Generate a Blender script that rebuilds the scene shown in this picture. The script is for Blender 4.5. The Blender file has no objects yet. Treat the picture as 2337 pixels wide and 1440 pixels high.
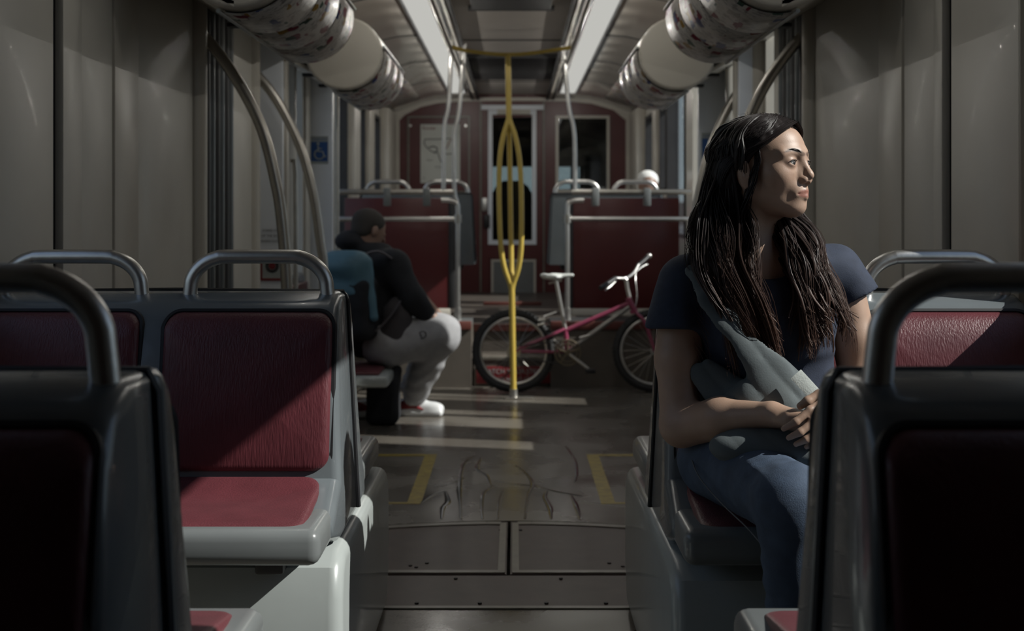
import bpy, bmesh, math, random
import numpy as np
from mathutils import Vector, Matrix
R=random.Random(7)
sc=bpy.context.scene
# ---------------- camera, world, sun, exposure ----------------
cam=bpy.data.cameras.new('camera'); co=bpy.data.objects.new('camera',cam); sc.collection.objects.link(co)
co.location=(0,0,1.10); co.rotation_euler=(math.pi/2,0,0)
cam.sensor_width=36; cam.lens=36*3050/2337; cam.shift_x=-0.0028; cam.shift_y=-0.0963
cam.clip_start=0.05; cam.clip_end=400
cam.dof.use_dof=True; cam.dof.focus_distance=2.78; cam.dof.aperture_fstop=5.0
sc.camera=co
w=bpy.data.worlds.new('sky'); sc.world=w; w.use_nodes=True
nt=w.node_tree; nt.nodes.clear()
wo=nt.nodes.new('ShaderNodeOutputWorld'); bg=nt.nodes.new('ShaderNodeBackground')
tc=nt.nodes.new('ShaderNodeTexCoord'); sp=nt.nodes.new('ShaderNodeSeparateXYZ'); rp=nt.nodes.new('ShaderNodeValToRGB')
nt.links.new(tc.outputs['Generated'],sp.inputs[0]); nt.links.new(sp.outputs['Z'],rp.inputs[0])
rp.color_ramp.elements[0].position=0.0; rp.color_ramp.elements[0].color=(.62,.72,.76,1)
rp.color_ramp.elements[1].position=0.6; rp.color_ramp.elements[1].color=(.33,.44,.66,1)
nt.links.new(rp.outputs[0],bg.inputs[0]); bg.inputs[1].default_value=.80
nt.links.new(bg.outputs[0],wo.inputs[0])
sun=bpy.data.lights.new('sun','SUN'); sun.energy=6.6; sun.angle=math.radians(0.55); sun.color=(1,.95,.87)
so=bpy.data.objects.new('sun',sun); sc.collection.objects.link(so)
so.rotation_euler=Vector((-.972,.235,-.81)).to_track_quat('-Z','Y').to_euler()
sc.view_settings.view_transform='Standard'; sc.view_settings.look='None'
sc.view_settings.gamma=1; sc.view_settings.exposure=0.0
try: sc.view_settings.use_curve_mapping=False
except Exception: pass
# ---------------- helpers ----------------
C=sc.collection
def px(x,y,d):            # a measured direction turned into a point at real distance d
    return Vector(((x-1175)*d/3050, d, 1.1-(y-495)*d/3050))
def mat(name,col,rough=.5,metal=0,bump=0,bscale=60,var=0,vscale=8,coat=0,spec=.5,emit=None,estr=0,stretch=(1,1,1),subs=0):
    m=bpy.data.materials.new(name); m.use_nodes=True; n=m.node_tree; b=n.nodes['Principled BSDF']
    b.inputs['Base Color'].default_value=(*col,1); b.inputs['Roughness'].default_value=rough; b.inputs['Metallic'].default_value=metal
    b.inputs['Coat Weight'].default_value=coat; b.inputs['Specular IOR Level'].default_value=spec
    if subs: b.inputs['Subsurface Weight'].default_value=subs; b.inputs['Subsurface Radius'].default_value=(.01,.004,.002)
    if emit: b.inputs['Emission Color'].default_value=(*emit,1); b.inputs['Emission Strength'].default_value=estr
    t=n.nodes.new('ShaderNodeTexCoord'); mp=n.nodes.new('ShaderNodeMapping'); mp.inputs['Scale'].default_value=stretch
    n.links.new(t.outputs['Object'],mp.inputs[0])
    if var:
        z=n.nodes.new('ShaderNodeTexNoise'); z.inputs['Scale'].default_value=vscale; z.inputs['Detail'].default_value=5
        r=n.nodes.new('ShaderNodeMapRange'); r.inputs[1].default_value=.3; r.inputs[2].default_value=.7
        r.inputs[3].default_value=1-var; r.inputs[4].default_value=1+var
        mx=n.nodes.new('ShaderNodeMix'); mx.data_type='RGBA'; mx.blend_type='MULTIPLY'; mx.inputs[0].default_value=1
        mx.inputs[6].default_value=(*col,1)
        cb=n.nodes.new('ShaderNodeCombineColor')
        n.links.new(mp.outputs[0],z.inputs[0]); n.links.new(z.outputs[0],r.inputs[0])
        for i in range(3): n.links.new(r.outputs[0],cb.inputs[i])
        n.links.new(cb.outputs[0],mx.inputs[7]); n.links.new(mx.outputs[2],b.inputs['Base Color'])
    if bump:
        z=n.nodes.new('ShaderNodeTexNoise'); z.inputs['Scale'].default_value=bscale; z.inputs['Detail'].default_value=4
        bp=n.nodes.new('ShaderNodeBump'); bp.inputs['Strength'].default_value=bump; bp.inputs['Distance'].default_value=.004
        n.links.new(mp.outputs[0],z.inputs[0]); n.links.new(z.outputs[0],bp.inputs['Height']); n.links.new(bp.outputs[0],b.inputs['Normal'])
    return m
M={}
M['beige']=mat('beige_laminate',(.58,.56,.51),.42,var=.05,vscale=3,bump=.04,bscale=4,coat=.08)
M['beige2']=mat('beige_moulding',(.54,.51,.45),.35,var=.05,vscale=4)
M['ceil']=mat('ceiling_panel',(.45,.41,.37),.45,var=.04,vscale=3)
M['cove']=mat('glossy_cove',(.42,.39,.35),.2,var=.06,vscale=2,coat=.4)
M['dark']=mat('black_gap',(.006,.006,.008),.6)
M['darkgrey']=mat('dark_grey',(.035,.035,.037),.5,var=.15)
M['shell']=mat('grey_seat_plastic',(.13,.147,.158),.26,var=.08,vscale=6,bump=.04,bscale=30,coat=.35)
M['pan']=mat('grey_pan_plastic',(.17,.182,.184),.3,var=.06,vscale=7,coat=.2)
M['white']=mat('white_plastic',(.37,.40,.395),.3,var=.05,vscale=5,coat=.2)
M['whitep']=mat('white_panel',(.78,.82,.88),.35,var=.04,vscale=3)
M['steel']=mat('brushed_steel',(.62,.61,.59),.36,metal=1,bump=.05,bscale=90,var=.06,vscale=20)
M['steeld']=mat('worn_steel',(.50,.48,.44),.36,metal=1,var=.1,vscale=12)
M['yellow']=mat('yellow_paint',(.52,.38,.08),.32,var=.07,vscale=9,coat=.3)
M['tape']=mat('yellow_tape',(.30,.22,.02),.45,var=.25,vscale=25)
M['redwall']=mat('dark_red_laminate',(.088,.015,.016),.35,var=.06,vscale=3)
M['redtrim']=mat('red_nosing',(.12,.035,.028),.5,var=.15,vscale=10)
M['deck']=mat('rear_deck',(.07,.06,.052),.4,var=.2,vscale=12)
M['step']=mat('step_side',(.11,.095,.08),.5,var=.1)
M['rubber']=mat('grey_rubber',(.045,.045,.048),.45)
M['black']=mat('black_plastic',(.012,.012,.014),.45,var=.1)
M['print']=mat('dark_print',(.03,.03,.035),.6)
M['blue']=mat('blue_print',(.02,.09,.30),.4)
M['redp']=mat('red_print',(.20,.02,.025),.5)
M['lamp']=mat('lamp_diffuser',(0,0,0),1,spec=0,emit=(1,.99,.93),estr=.52)
M['asphalt']=mat('asphalt',(.12,.12,.12),.9,var=.2)
def vinyl(name,col):
    m=mat(name,col,.42,var=.12,vscale=14); n=m.node_tree; b=n.nodes['Principled BSDF']
    t=n.nodes.new('ShaderNodeTexCoord'); mp=n.nodes.new('ShaderNodeMapping'); mp.inputs['Scale'].default_value=(260,260,18)
    z=n.nodes.new('ShaderNodeTexNoise'); z.inputs['Scale'].default_value=1; z.inputs['Detail'].default_value=3
    bp=n.nodes.new('ShaderNodeBump'); bp.inputs['Strength'].default_value=.45; bp.inputs['Distance'].default_value=.003
    n.links.new(t.outputs['Object'],mp.inputs[0]); n.links.new(mp.outputs[0],z.inputs[0]); n.links.new(z.outputs[0],bp.inputs['Height']); n.links.new(bp.outputs[0],b.inputs['Normal'])
    b.inputs['Sheen Weight'].default_value=.08; b.inputs['Sheen Roughness'].default_value=.4; b.inputs['Sheen Tint'].default_value=(1,.75,.75,1)
    return m
M['vinyl']=vinyl('red_vinyl',(.108,.024,.031))
def glass(name,tint=(.92,.94,.95)):
    m=bpy.data.materials.new(name); m.use_nodes=True; n=m.node_tree; n.nodes.clear()
    o=n.nodes.new('ShaderNodeOutputMaterial'); mx=n.nodes.new('ShaderNodeMixShader'); t=n.nodes.new('ShaderNodeBsdfTransparent'); g=n.nodes.new('ShaderNodeBsdfGlossy'); lw=n.nodes.new('ShaderNodeLayerWeight'); lw.inputs[0].default_value=.5; pw=n.nodes.new('ShaderNodeMath'); pw.operation='POWER'; pw.inputs[1].default_value=5; f=n.nodes.new('ShaderNodeMapRange'); f.inputs[3].default_value=.04; f.inputs[4].default_value=.8; n.links.new(lw.outputs['Facing'],pw.inputs[0]); n.links.new(pw.outputs[0],f.inputs[0])
    t.inputs[0].default_value=(*tint,1); g.inputs['Roughness'].default_value=.02
    n.links.new(f.outputs[0],mx.inputs[0]); n.links.new(t.outputs[0],mx.inputs[1]); n.links.new(g.outputs[0],mx.inputs[2]); n.links.new(mx.outputs[0],o.inputs[0])
    return m
M['glass']=glass('window_glass'); M['tint']=glass('tinted_glass',(.35,.4,.45)); M['glass2']=glass('clear_pane',(.72,.75,.75))

def floor_mat():
    m=bpy.data.materials.new('wet_vinyl_floor'); m.use_nodes=True; n=m.node_tree; b=n.nodes['Principled BSDF']
    t=n.nodes.new('ShaderNodeTexCoord'); z=n.nodes.new('ShaderNodeTexNoise'); z.inputs['Scale'].default_value=2.2; z.inputs['Detail'].default_value=7
    z2=n.nodes.new('ShaderNodeTexNoise'); z2.inputs['Scale'].default_value=160; z2.inputs['Detail'].default_value=2
    r=n.nodes.new('ShaderNodeValToRGB'); r.color_ramp.elements[0].position=.3; r.color_ramp.elements[0].color=(.09,.08,.068,1); r.color_ramp.elements[1].position=.75; r.color_ramp.elements[1].color=(.155,.14,.12,1)
    mr=n.nodes.new('ShaderNodeMapRange'); mr.inputs[1].default_value=.3; mr.inputs[2].default_value=.7; mr.inputs[3].default_value=.16; mr.inputs[4].default_value=.38
    bp=n.nodes.new('ShaderNodeBump'); bp.inputs['Strength'].default_value=.06; bp.inputs['Distance'].default_value=.004
    for q in (z,z2): n.links.new(t.outputs['Object'],q.inputs[0])
    n.links.new(z.outputs[0],r.inputs[0]); n.links.new(r.outputs[0],b.inputs['Base Color']); n.links.new(z.outputs[0],mr.inputs[0]); n.links.new(mr.outputs[0],b.inputs['Roughness'])
    n.links.new(z2.outputs[0],bp.inputs['Height']); n.links.new(bp.outputs[0],b.inputs['Normal'])
    return m
M['floor']=floor_mat()
M['plate']=mat('brown_floor_plate',(.060,.038,.033),.42,var=.18,vscale=9,bump=.05,bscale=150,spec=.25)
M['edging']=mat('grey_floor_edging',(.17,.155,.13),.35,var=.15,vscale=20)
M['wet']=mat('standing_water',(.012,.01,.009),.03,coat=1,bump=.2,bscale=18)
def ad_mat(name,seed,base=(.50,.48,.45)):
    m=bpy.data.materials.new(name); m.use_nodes=True; n=m.node_tree; b=n.nodes['Principled BSDF']
    t=n.nodes.new('ShaderNodeTexCoord'); mp=n.nodes.new('ShaderNodeMapping'); mp.inputs['Location'].default_value=(seed,seed*.7,seed*1.3); mp.inputs['Scale'].default_value=(9,4.5,9)
    v=n.nodes.new('ShaderNodeTexVoronoi'); v.distance='CHEBYCHEV'; v.inputs['Scale'].default_value=3.4
    v.inputs['Randomness'].default_value=.85
    s=n.nodes.new('ShaderNodeSeparateColor'); r=n.nodes.new('ShaderNodeValToRGB'); r.color_ramp.interpolation='CONSTANT'
    el=r.color_ramp.elements; el[0].position=0; el[0].color=(*base,1); el[1].position=.66; el[1].color=(.19,.03,.05,1)
    for p,c in ((.73,(.34,.32,.30,1)),(.82,(.05,.07,.18,1)),(.86,(.45,.43,.40,1)),(.93,(.04,.08,.06,1)),(.97,(.28,.17,.04,1))):
        e=el.new(p); e.color=c
    z=n.nodes.new('ShaderNodeTexNoise'); z.inputs['Scale'].default_value=40; z.inputs['Detail'].default_value=3
    r2=n.nodes.new('ShaderNodeValToRGB'); r2.color_ramp.elements[0].position=.52; r2.color_ramp.elements[0].color=(1,1,1,1); r2.color_ramp.elements[1].position=.6; r2.color_ramp.elements[1].color=(.5,.48,.5,1)
    mx=n.nodes.new('ShaderNodeMix'); mx.data_type='RGBA'; mx.blend_type='MULTIPLY'; mx.inputs[0].default_value=.8
    n.links.new(t.outputs['Object'],mp.inputs[0]); n.links.new(mp.outputs[0],v.inputs[0]); n.links.new(v.outputs['Color'],s.inputs[0]); n.links.new(s.outputs[0],r.inputs[0])
    n.links.new(t.outputs['Object'],z.inputs[0]); n.links.new(z.outputs[0],r2.inputs[0])
    n.links.new(r.outputs[0],mx.inputs[6]); n.links.new(r2.outputs[0],mx.inputs[7]); n.links.new(mx.outputs[2],b.inputs['Base Color'])
    b.inputs['Roughness'].default_value=.38; b.inputs['Coat Weight'].default_value=.08
    return m

def link(name,me,m,parent=None,smooth=True):
    o=bpy.data.objects.new(name,me); C.objects.link(o)
    if m is not None:
        me.materials.clear(); me.materials.append(m)
    if smooth:
        me.polygons.foreach_set('use_smooth',[True]*len(me.polygons))
        try: me.set_sharp_from_angle(angle=math.radians(38))
        except Exception: pass
    if parent is not None:
        o.parent=parent
    return o
class MB:
    def __init__(s): s.v=[]; s.f=[]
    def add(s,v,f):
        b=len(s.v); s.v+= [tuple(p) for p in v]; s.f+=[tuple(b+i for i in q) for q in f]; return s
    def box(s,x0,x1,y0,y1,z0,z1,bev=0,seg=2):
        if bev<=0:
            v=[(x,y,z) for x in (x0,x1) for y in (y0,y1) for z in (z0,z1)]
            return s.add(v,[(0,1,3,2),(4,6,7,5),(0,4,5,1),(2,3,7,6),(0,2,6,4),(1,5,7,3)])
        bm=bmesh.new(); bmesh.ops.create_cube(bm,size=1)
        for q in bm.verts: q.co=Vector(((x0+x1)/2+q.co.x*(x1-x0),(y0+y1)/2+q.co.y*(y1-y0),(z0+z1)/2+q.co.z*(z1-z0)))
        bmesh.ops.bevel(bm,geom=bm.edges[:],offset=bev,segments=seg,profile=.5,affect='EDGES')
        return s.bm(bm)
    def bm(s,bm,free=True):
        bm.verts.ensure_lookup_table(); bm.verts.index_update()
        s.add([q.co[:] for q in bm.verts],[[q.index for q in f.verts] for f in bm.faces])
        if free: bm.free()
        return s
    def tube(s,pts,r,n=10,closed=False,sub=0,caps=True,flat=1.0,up=None):
        P=[Vector(p) for p in pts]; rr=r if isinstance(r,(list,tuple)) else [r]*len(P)
        if sub: P,rr=catmull(P,rr,sub,closed)
        m=len(P); vs=[]; N=None
        for i in range(m):
            if closed: T=P[(i+1)%m]-P[i-1]
            else: T=P[min(i+1,m-1)]-P[max(i-1,0)]
            T.normalize()
            if up is not None: N=Vector(up); N=(N-T*N.dot(T)).normalized()
            elif N is None:
                N=Vector((0,0,1)) if abs(T.z)<.9 else Vector((1,0,0)); N=(N-T*N.dot(T)).normalized()
            else:
                N=N-T*N.dot(T)
                N=N.normalized() if N.length>1e-6 else T.orthogonal().normalized()
            B=T.cross(N)
            for k in range(n):
                a=2*math.pi*k/n; vs.append(P[i]+N*math.cos(a)*rr[i]*flat+B*math.sin(a)*rr[i])
        fs=[]
        for i in range(m if closed else m-1):
            j=(i+1)%m
            for k in range(n): fs.append((i*n+k,i*n+(k+1)%n,j*n+(k+1)%n,j*n+k))
        if caps and not closed: fs.append(tuple(range(n-1,-1,-1))); fs.append(tuple((m-1)*n+k for k in range(n)))
        return s.add(vs,fs)
    def prism(s,prof,a0,a1,axis='x',bev=0,seg=3,fn=None):
        bm=bmesh.new()
        def mk(p,a): return {'x':(a,p[0],p[1]),'y':(p[0],a,p[1]),'z':(p[0],p[1],a)}[axis]
        A=[bm.verts.new(mk(p,a0)) for p in prof]; B=[bm.verts.new(mk(p,a1)) for p in prof]
        bm.faces.new(A); bm.faces.new(B[::-1]); n=len(prof)
        for i in range(n): bm.faces.new((A[i],B[i],B[(i+1)%n],A[(i+1)%n]))
        if fn:
            for q in bm.verts: q.co=Vector(fn(q.co))
        bmesh.ops.recalc_face_normals(bm,faces=bm.faces[:])
        if bev:
            ends=set(A)|set(B); es=[e for e in bm.edges if (e.verts[0] in A)==(e.verts[1] in A)]
            bmesh.ops.bevel(bm,geom=es,offset=bev,segments=seg,profile=.5,affect='EDGES',clamp_overlap=True)
        return s.bm(bm)
    def ell(s,c,r,n=16,m=10,rot=None):
        vs=[];fs=[]
        for i in range(m+1):
            t=math.pi*i/m
            for k in range(n):
                a=2*math.pi*k/n; v=Vector((r[0]*math.sin(t)*math.cos(a),r[1]*math.sin(t)*math.sin(a),r[2]*math.cos(t)))
                if rot: v=rot@v
                vs.append(Vector(c)+v)
        for i in range(m):
            for k in range(n): fs.append((i*n+k,(i+1)*n+k,(i+1)*n+(k+1)%n,i*n+(k+1)%n))
        return s.add(vs,fs)
    def grid(s,fn,nu,nv,thick=None):
        vs=[fn(i/nu,j/nv) for i in range(nu+1) for j in range(nv+1)]
        return s.add(vs,[(i*(nv+1)+j,(i+1)*(nv+1)+j,(i+1)*(nv+1)+j+1,i*(nv+1)+j+1) for i in range(nu) for j in range(nv)])
    def ob(s,name,m,parent=None,smooth=True,clean=True):
        me=bpy.data.meshes.new(name); me.from_pydata([tuple(p) for p in s.v],[],s.f); 
        if clean:
            bm=bmesh.new(); bm.from_mesh(me); bmesh.ops.remove_doubles(bm,verts=bm.verts[:],dist=1e-5); bmesh.ops.recalc_face_normals(bm,faces=bm.faces[:]); bm.to_mesh(me); bm.free()
        me.update()
        return link(name,me,m,parent,smooth)
def catmull(P,rr,sub,closed=False):
    n=len(P); O=[];Q=[]
    rng=range(n) if closed else range(n-1)
    for i in rng:
        g=(lambda k:P[k%n]) if closed else (lambda k:P[max(0,min(n-1,k))])
        h=(lambda k:rr[k%n]) if closed else (lambda k:rr[max(0,min(n-1,k))])
        a,b,c,d=g(i-1),g(i),g(i+1),g(i+2)
        for k in range(sub):
            t=k/sub; O.append(.5*((2*b)+(c-a)*t+(2*a-5*b+4*c-d)*t*t+(-a+3*b-3*c+d)*t**3)); Q.append(h(i)*(1-t)+h(i+1)*t)
    if not closed: O.append(P[-1].copy()); Q.append(rr[-1])
    return O,Q
def tag(o,label=None,cat=None,group=None,kind=None):
    if label: o['label']=label
    if cat: o['category']=cat
    if group: o['group']=group
    if kind: o['kind']=kind
    return o
def empty(name,loc,label,cat,group=None,rz=0):
    o=bpy.data.objects.new(name,None); C.objects.link(o); o.location=loc; o.rotation_euler=(0,0,rz); o.empty_display_size=.1
    return tag(o,label,cat,group)
def copy_tree(o,parent=None):
    c=o.copy(); C.objects.link(c)
    if parent: c.parent=parent
    for ch in o.children: copy_tree(ch,c)
    return c
def struct(o): o['kind']='structure'; return o
def puffy(mb,hw,hh,r,fn,t,n=8):
    """rounded-rect cushion; fn(u,v,h) maps to space"""
    out=[]
    for cx,cy,a0 in ((hw-r,hh-r,0),(-hw+r,hh-r,90),(-hw+r,-hh+r,180),(hw-r,-hh+r,270)):
        for k in range(n+1):
            a=math.radians(a0+90*k/n); out.append((cx+r*math.cos(a),cy+r*math.sin(a)))
    L=len(out); rings=[(1,0),(1,.35),(.985,.72),(.955,.93),(.9,1),(.7,1.04),(.45,1.06),(.2,1.07)]
    vs=[fn(x*s,y*s,t*h) for s,h in rings for x,y in out]; fs=[]
    for i in range(len(rings)-1):
        for k in range(L): fs.append((i*L+k,i*L+(k+1)%L,(i+1)*L+(k+1)%L,(i+1)*L+k))
    fs.append(tuple((len(rings)-1)*L+k for k in range(L)))
    mb.add(vs,fs); return out
# ---------------- car body ----------------
XL,XR=-1.23,1.19; XC=-.02; ZT=2.05; Y0,Y1=-2.6,12.9
M_b,M_g=M['beige'],M['glass']
def wall(side,opens,name):
    """side wall of boards around its openings; opens=[(y0,y1,z0,z1)]"""
    mb=MB(); x=XL if side<0 else XR; a,b=(x-.08,x) if side<0 else (x,x+.08)
    y=Y0
    for (p,q,z0,z1) in opens:
        mb.box(a,b,y,p,-.02,2.3); mb.box(a,b,p,q,-.02,z0); mb.box(a,b,p,q,z1,2.3); y=q
    mb.box(a,b,y,Y1,-.02,2.3)
    o=struct(mb.ob(name,M_b,smooth=False))
    return o
opR=[(1.5,3.05,.93,2.18),(6.0,6.3,.88,2.06),(6.62,7.28,.92,2.14),(7.6,7.95,.6,2.06),(8.04,8.88,.95,2.16),(9.3,10.36,.95,2.1),(10.46,10.9,1.3,2.0),(11.15,12.1,1.3,2.0)]  # narrowest opening past the bellows is added, unseen, to light a floor strip
opL=[(1.5,3.05,.93,2.04),(6.45,7.0,.5,2.0),(7.1,7.7,.5,2.0),(8.3,9.75,.95,2.0),(10.0,10.9,1.3,2.0),(11.3,12.1,1.3,2.0)]
wall_left=wall(-1,opL,'wall_left'); wall_right=wall(1,opR,'wall_right')
wn=0
for side,ops in ((-1,opL),(1,opR)):
    for (p,q,z0,z1) in ops:
        wn+=1; x=XL if side<0 else XR
        mb=MB(); t=.03; a,b=(x-.075,x+.012) if side<0 else (x-.012,x+.075)
        mb.box(a,b,p,p+t,z0,z1); mb.box(a,b,q-t,q,z0,z1); mb.box(a,b,p+t,q-t,z0,z0+t); mb.box(a,b,p+t,q-t,z1-t,z1)
        f=struct(mb.ob('window_%d'%wn,M['darkgrey'] if p>8.2 else M['beige2'],smooth=False))  # the added sun slot on the right gets a frame and pane too
        g=MB(); xm=x+side*.05; g.box(xm-.003,xm+.003,p+t,q-t,z0+t,z1-t); g.ob('pane',M['glass'],f,smooth=False)
# front wall behind the camera, closes the car
struct(MB().box(XL-.08,XR+.08,Y0-.08,Y0,-.02,2.3).ob('wall_front',M['redwall'],smooth=False))
# floor
def seg_floor(y0,y1,m,name):
    return struct(MB().box(XL-.08,XR+.08,y0,y1,-.06,0).ob(name,m,smooth=False))
# floor with the round articulation cut at its near end
fl=MB(); fl.box(XL-.08,XR+.08,5.45,13,-.06,0)
arc=[]
for i in range(33):
    x=XL-.08+(XR-XL+.16)*i/32; arc.append((x,max(3.9,4.84-.30*((x-XC)/.55)**2*.36)))
fl.prism(arc+[(XR+.08,5.45),(XL-.08,5.45)],-.06,0,'z')
floor=struct(fl.ob('floor',M['floor'],smooth=False))
def strip(pts,w,z0,z1,name,m,parent=None,label=None):
    mb=MB(); n=len(pts)
    for i in range(n-1):
        a,b=Vector(pts[i]),Vector(pts[i+1]); d=(b-a).normalized(); nn=Vector((-d.y,d.x))*w/2
        mb.prism([(a+nn)[:2],(b+nn)[:2],(b-nn)[:2],(a-nn)[:2]],z0,z1,'z')
    o=mb.ob(name,m,parent,smooth=False)
    return o
# articulation floor plates
for s in (-1,1):
    pr=[p for p in arc if (p[0]<XC-.004 if s<0 else p[0]>XC+.004)]
    ya=4.84-.012
    if s<0: prof=[(XL-.06,4.12)]+[(p[0],p[1]-.012) for p in pr]+[(XC-.006,ya),(XC-.006,4.12)]
    else: prof=[(XC+.006,4.12),(XC+.006,ya)]+[(p[0],p[1]-.012) for p in pr]+[(XR+.06,4.12)]
    mb=MB(); mb.prism(prof,-.05,-.002,'z'); pl=mb.ob('articulation_plate',M['plate'],floor,smooth=False)
    if s>0: pl.name='articulation_plate.001'
    e=MB()
    aa=[(p[0],p[1]-.035) for p in (pr if s>0 else pr[::-1])]
    aa=[(XC+s*.03,4.80)]+aa
    for i in range(len(aa)-1):
        a,b=Vector(aa[i]),Vector(aa[i+1]); d=(b-a); 
        if d.length<1e-4: continue
        d.normalize(); nn=Vector((-d.y,d.x))*.02
        e.prism([(a+nn)[:2],(b+nn)[:2],(b-nn)[:2],(a-nn)[:2]],-.003,.0015,'z')
    e.box(XC+s*.022-.011,XC+s*.022+.011,4.14,4.80,-.003,.0015); x0,x1=sorted((XC+s*.012,XR if s>0 else XL)); e.box(x0,x1,4.128,4.158,-.003,.0018)
    e.ob('plate_edging',M['edging'],pl,smooth=False)
MB().box(XL-.08,XR+.08,3.775,4.11,-.05,-.003).ob('threshold_plate',M['plate'],floor,smooth=False)
MB().box(XL-.08,XR+.08,3.745,3.77,-.05,.004,.002).ob('threshold_strip',M['edging'],floor,smooth=False)
MB().box(XL-.08,XR+.08,4.112,4.126,-.05,-.02).ob('plate_gap',M['dark'],floor,smooth=False)
MB().box(XL-.08,XR+.08,Y0,3.742,-.06,0).ob('front_floor',M['floor'],floor,smooth=False)
MB().box(XL-.1,XR+.1,Y0,13,-.12,-.061).ob('underfloor',M['dark'],floor,smooth=False)
# screws on the plates
sm=MB()
for (x,y) in ((-.33,4.22),(-.28,4.25),(-.31,4.2),(.30,4.25),(.34,4.21),(-.05,4.7),(.02,4.7),(-.18,4.07),(.14,4.07),(-.28,3.81),(-.1,3.81),(.09,3.81),(.26,3.81)):
    sm.tube([(x,y,-.004),(x,y,.001)],.006,8)
tag(sm.ob('screw_heads',M['dark'],floor),kind='stuff')
# yellow floor boxes
def tape(side):
    xa=(-.36 if side<0 else .331); xo=(-1.0 if side<0 else .95); s=1 if side<0 else -1
    mb=MB(); lo,hi=sorted((xa,xa-s*.055)); mb.box(lo,hi,5.12,6.19,.0,.0012)
    lo,hi=sorted((xa-s*.055,xo)); mb.box(lo,hi,6.145,6.19,0,.0012); mb.box(lo,hi,5.12,5.15,0,.0012)
    o=mb.ob('floor_marking',M['tape'],smooth=False)
    return tag(o,'yellow taped rectangle on the floor %s'%('beside the left seats, wide bar facing the aisle' if side<0 else 'on the right of the aisle behind the woman\'s seat'),'floor marking')
tape(-1); tape(1)
# ceiling: flat centre, light slots and curved coves in one profile
half=[(.0,2.28),(.335,2.28),(.345,2.24),(.41,2.24),(.415,2.255),(.575,2.255),(.59,2.245),(.72,2.235),(.85,2.205),(1.0,2.155),(1.10,2.12),(1.17,2.11),(1.215,2.12)]
prof=[(XC-x,z) for x,z in half[::-1]]+[(XC+x,z) for x,z in half[1:]]
mb=MB(); nb=len(prof)
vs=[(p[0],y,p[1]) for y in (Y0,Y1) for p in prof]+[(p[0],y,2.32) for y in (Y0,Y1) for p in prof]
fs=[(i,i+1,nb+i+1,nb+i) for i in range(nb-1)]+[(2*nb+i,3*nb+i,3*nb+i+1,2*nb+i+1) for i in range(nb-1)]
mb.add(vs,fs)
ceiling=struct(mb.ob('ceiling',M['cove']))
ceiling.data.materials.append(M['ceil'])
for p in ceiling.data.polygons:
    c=p.center
    if abs(c.x-XC)<.40: p.material_index=1
MB().box(XL-.1,XR+.1,Y0,Y1+2,2.32,2.36).ob('roof_skin',M['darkgrey'],ceiling,smooth=False)
for x in (-.33,.33):
    for k,(dx,m) in enumerate(((0,'dark'),(.03,'beige2'),(.055,'dark'))):
        xx=XC+(x+dx if x>0 else x-dx)
        MB().box(xx-.009,xx+.009,Y0,Y1-.02,2.225,2.245).ob('ceiling_channel',M[m],ceiling,smooth=False)
# seams of the ceiling panel
for y in (3.2,5.0,7.0,8.9,10.4,11.6):
    MB().box(XC-.335,XC+.335,y-.006,y+.006,2.274,2.2795).ob('panel_joint',M['dark'],ceiling,smooth=False)
for y in (4.2,5.6,6.9,8.4,9.8,11.2):
    for s in (-1,1):
        m=MB(); pts=[(XC+s*x,y,z-.002) for x,z in half[6:]]; m.tube(pts,.004,6); m.ob('cove_joint',M['darkgrey'],ceiling)
# light strips
for s,lab in ((-1,'left'),(1,'right')):
    t=empty('ceiling_light',(XC+s*.497,6,2.245),'long glowing ceiling light strip of white diffusers %s of the central panel'%lab,'ceiling light')
    for xx in (-.078,.070): MB().box(xx,xx+.008,-2.7,6.1,-.035,.005).ob('side_rail',M['darkgrey'],t,smooth=False)
    y=-2.66
    k=0
    while y<6.0:
        y2=min(y+1.28,6.1); d=MB().box(-.069,.069,y+.006,y2-.006,-.026,0,.008,2).ob('diffuser',M['lamp'],t)
        for q_ in (1/6,.5,5/6):
            pl=bpy.data.lights.new('lamp_tube','POINT'); pl.energy=.92; pl.shadow_soft_size=0; pl.color=(1,.965,.89); po=bpy.data.objects.new('lamp_tube',pl); C.objects.link(po); po.parent=t; po.location=(0,y+(y2-y)*q_,-.10)
        y=y2; k+=1
# dark hatches
for (y0,y1,lab) in ((6.5,7.45,'dark hatch in the centre ceiling panel nearest the camera'),(9.7,11.2,'black ceiling panel behind the top of the yellow pole')):
    t=empty('ceiling_hatch',(XC,(y0+y1)/2,2.265),lab,'hatch')
    wx=.22 if y0<7 else .345
    MB().box(-wx,wx,(y0-y1)/2,(y1-y0)/2,-.012,.012,.004).ob('cover',M['dark'],t); 
    MB().box(-wx-.02,wx+.02,(y0-y1)/2-.02,(y0-y1)/2,-.014,.014).ob('end_rail',M['darkgrey'],t,smooth=False); MB().box(-wx-.02,wx+.02,(y1-y0)/2,(y1-y0)/2+.02,-.014,.014).ob('end_rail',M['darkgrey'],t,smooth=False)
# ceiling grab rails
for s,lab in ((-1,'left'),(1,'right')):
    x=XC+s*.37
    t=empty('ceiling_grab_rail',(x,6,2.125),'steel grab rail running along the ceiling, %s of the centre'%lab,'grab rail')
    MB().tube([(0,-4,0),(0,4.6,0)],.0145,12).ob('rail',M['steeld'],t)
    for y in (-3.5,-1.5,.3,2.3,4.3):
        MB().tube([(0,y,0),(0,y,.115)],.010,8).ob('bracket',M['steeld'],t)
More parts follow.
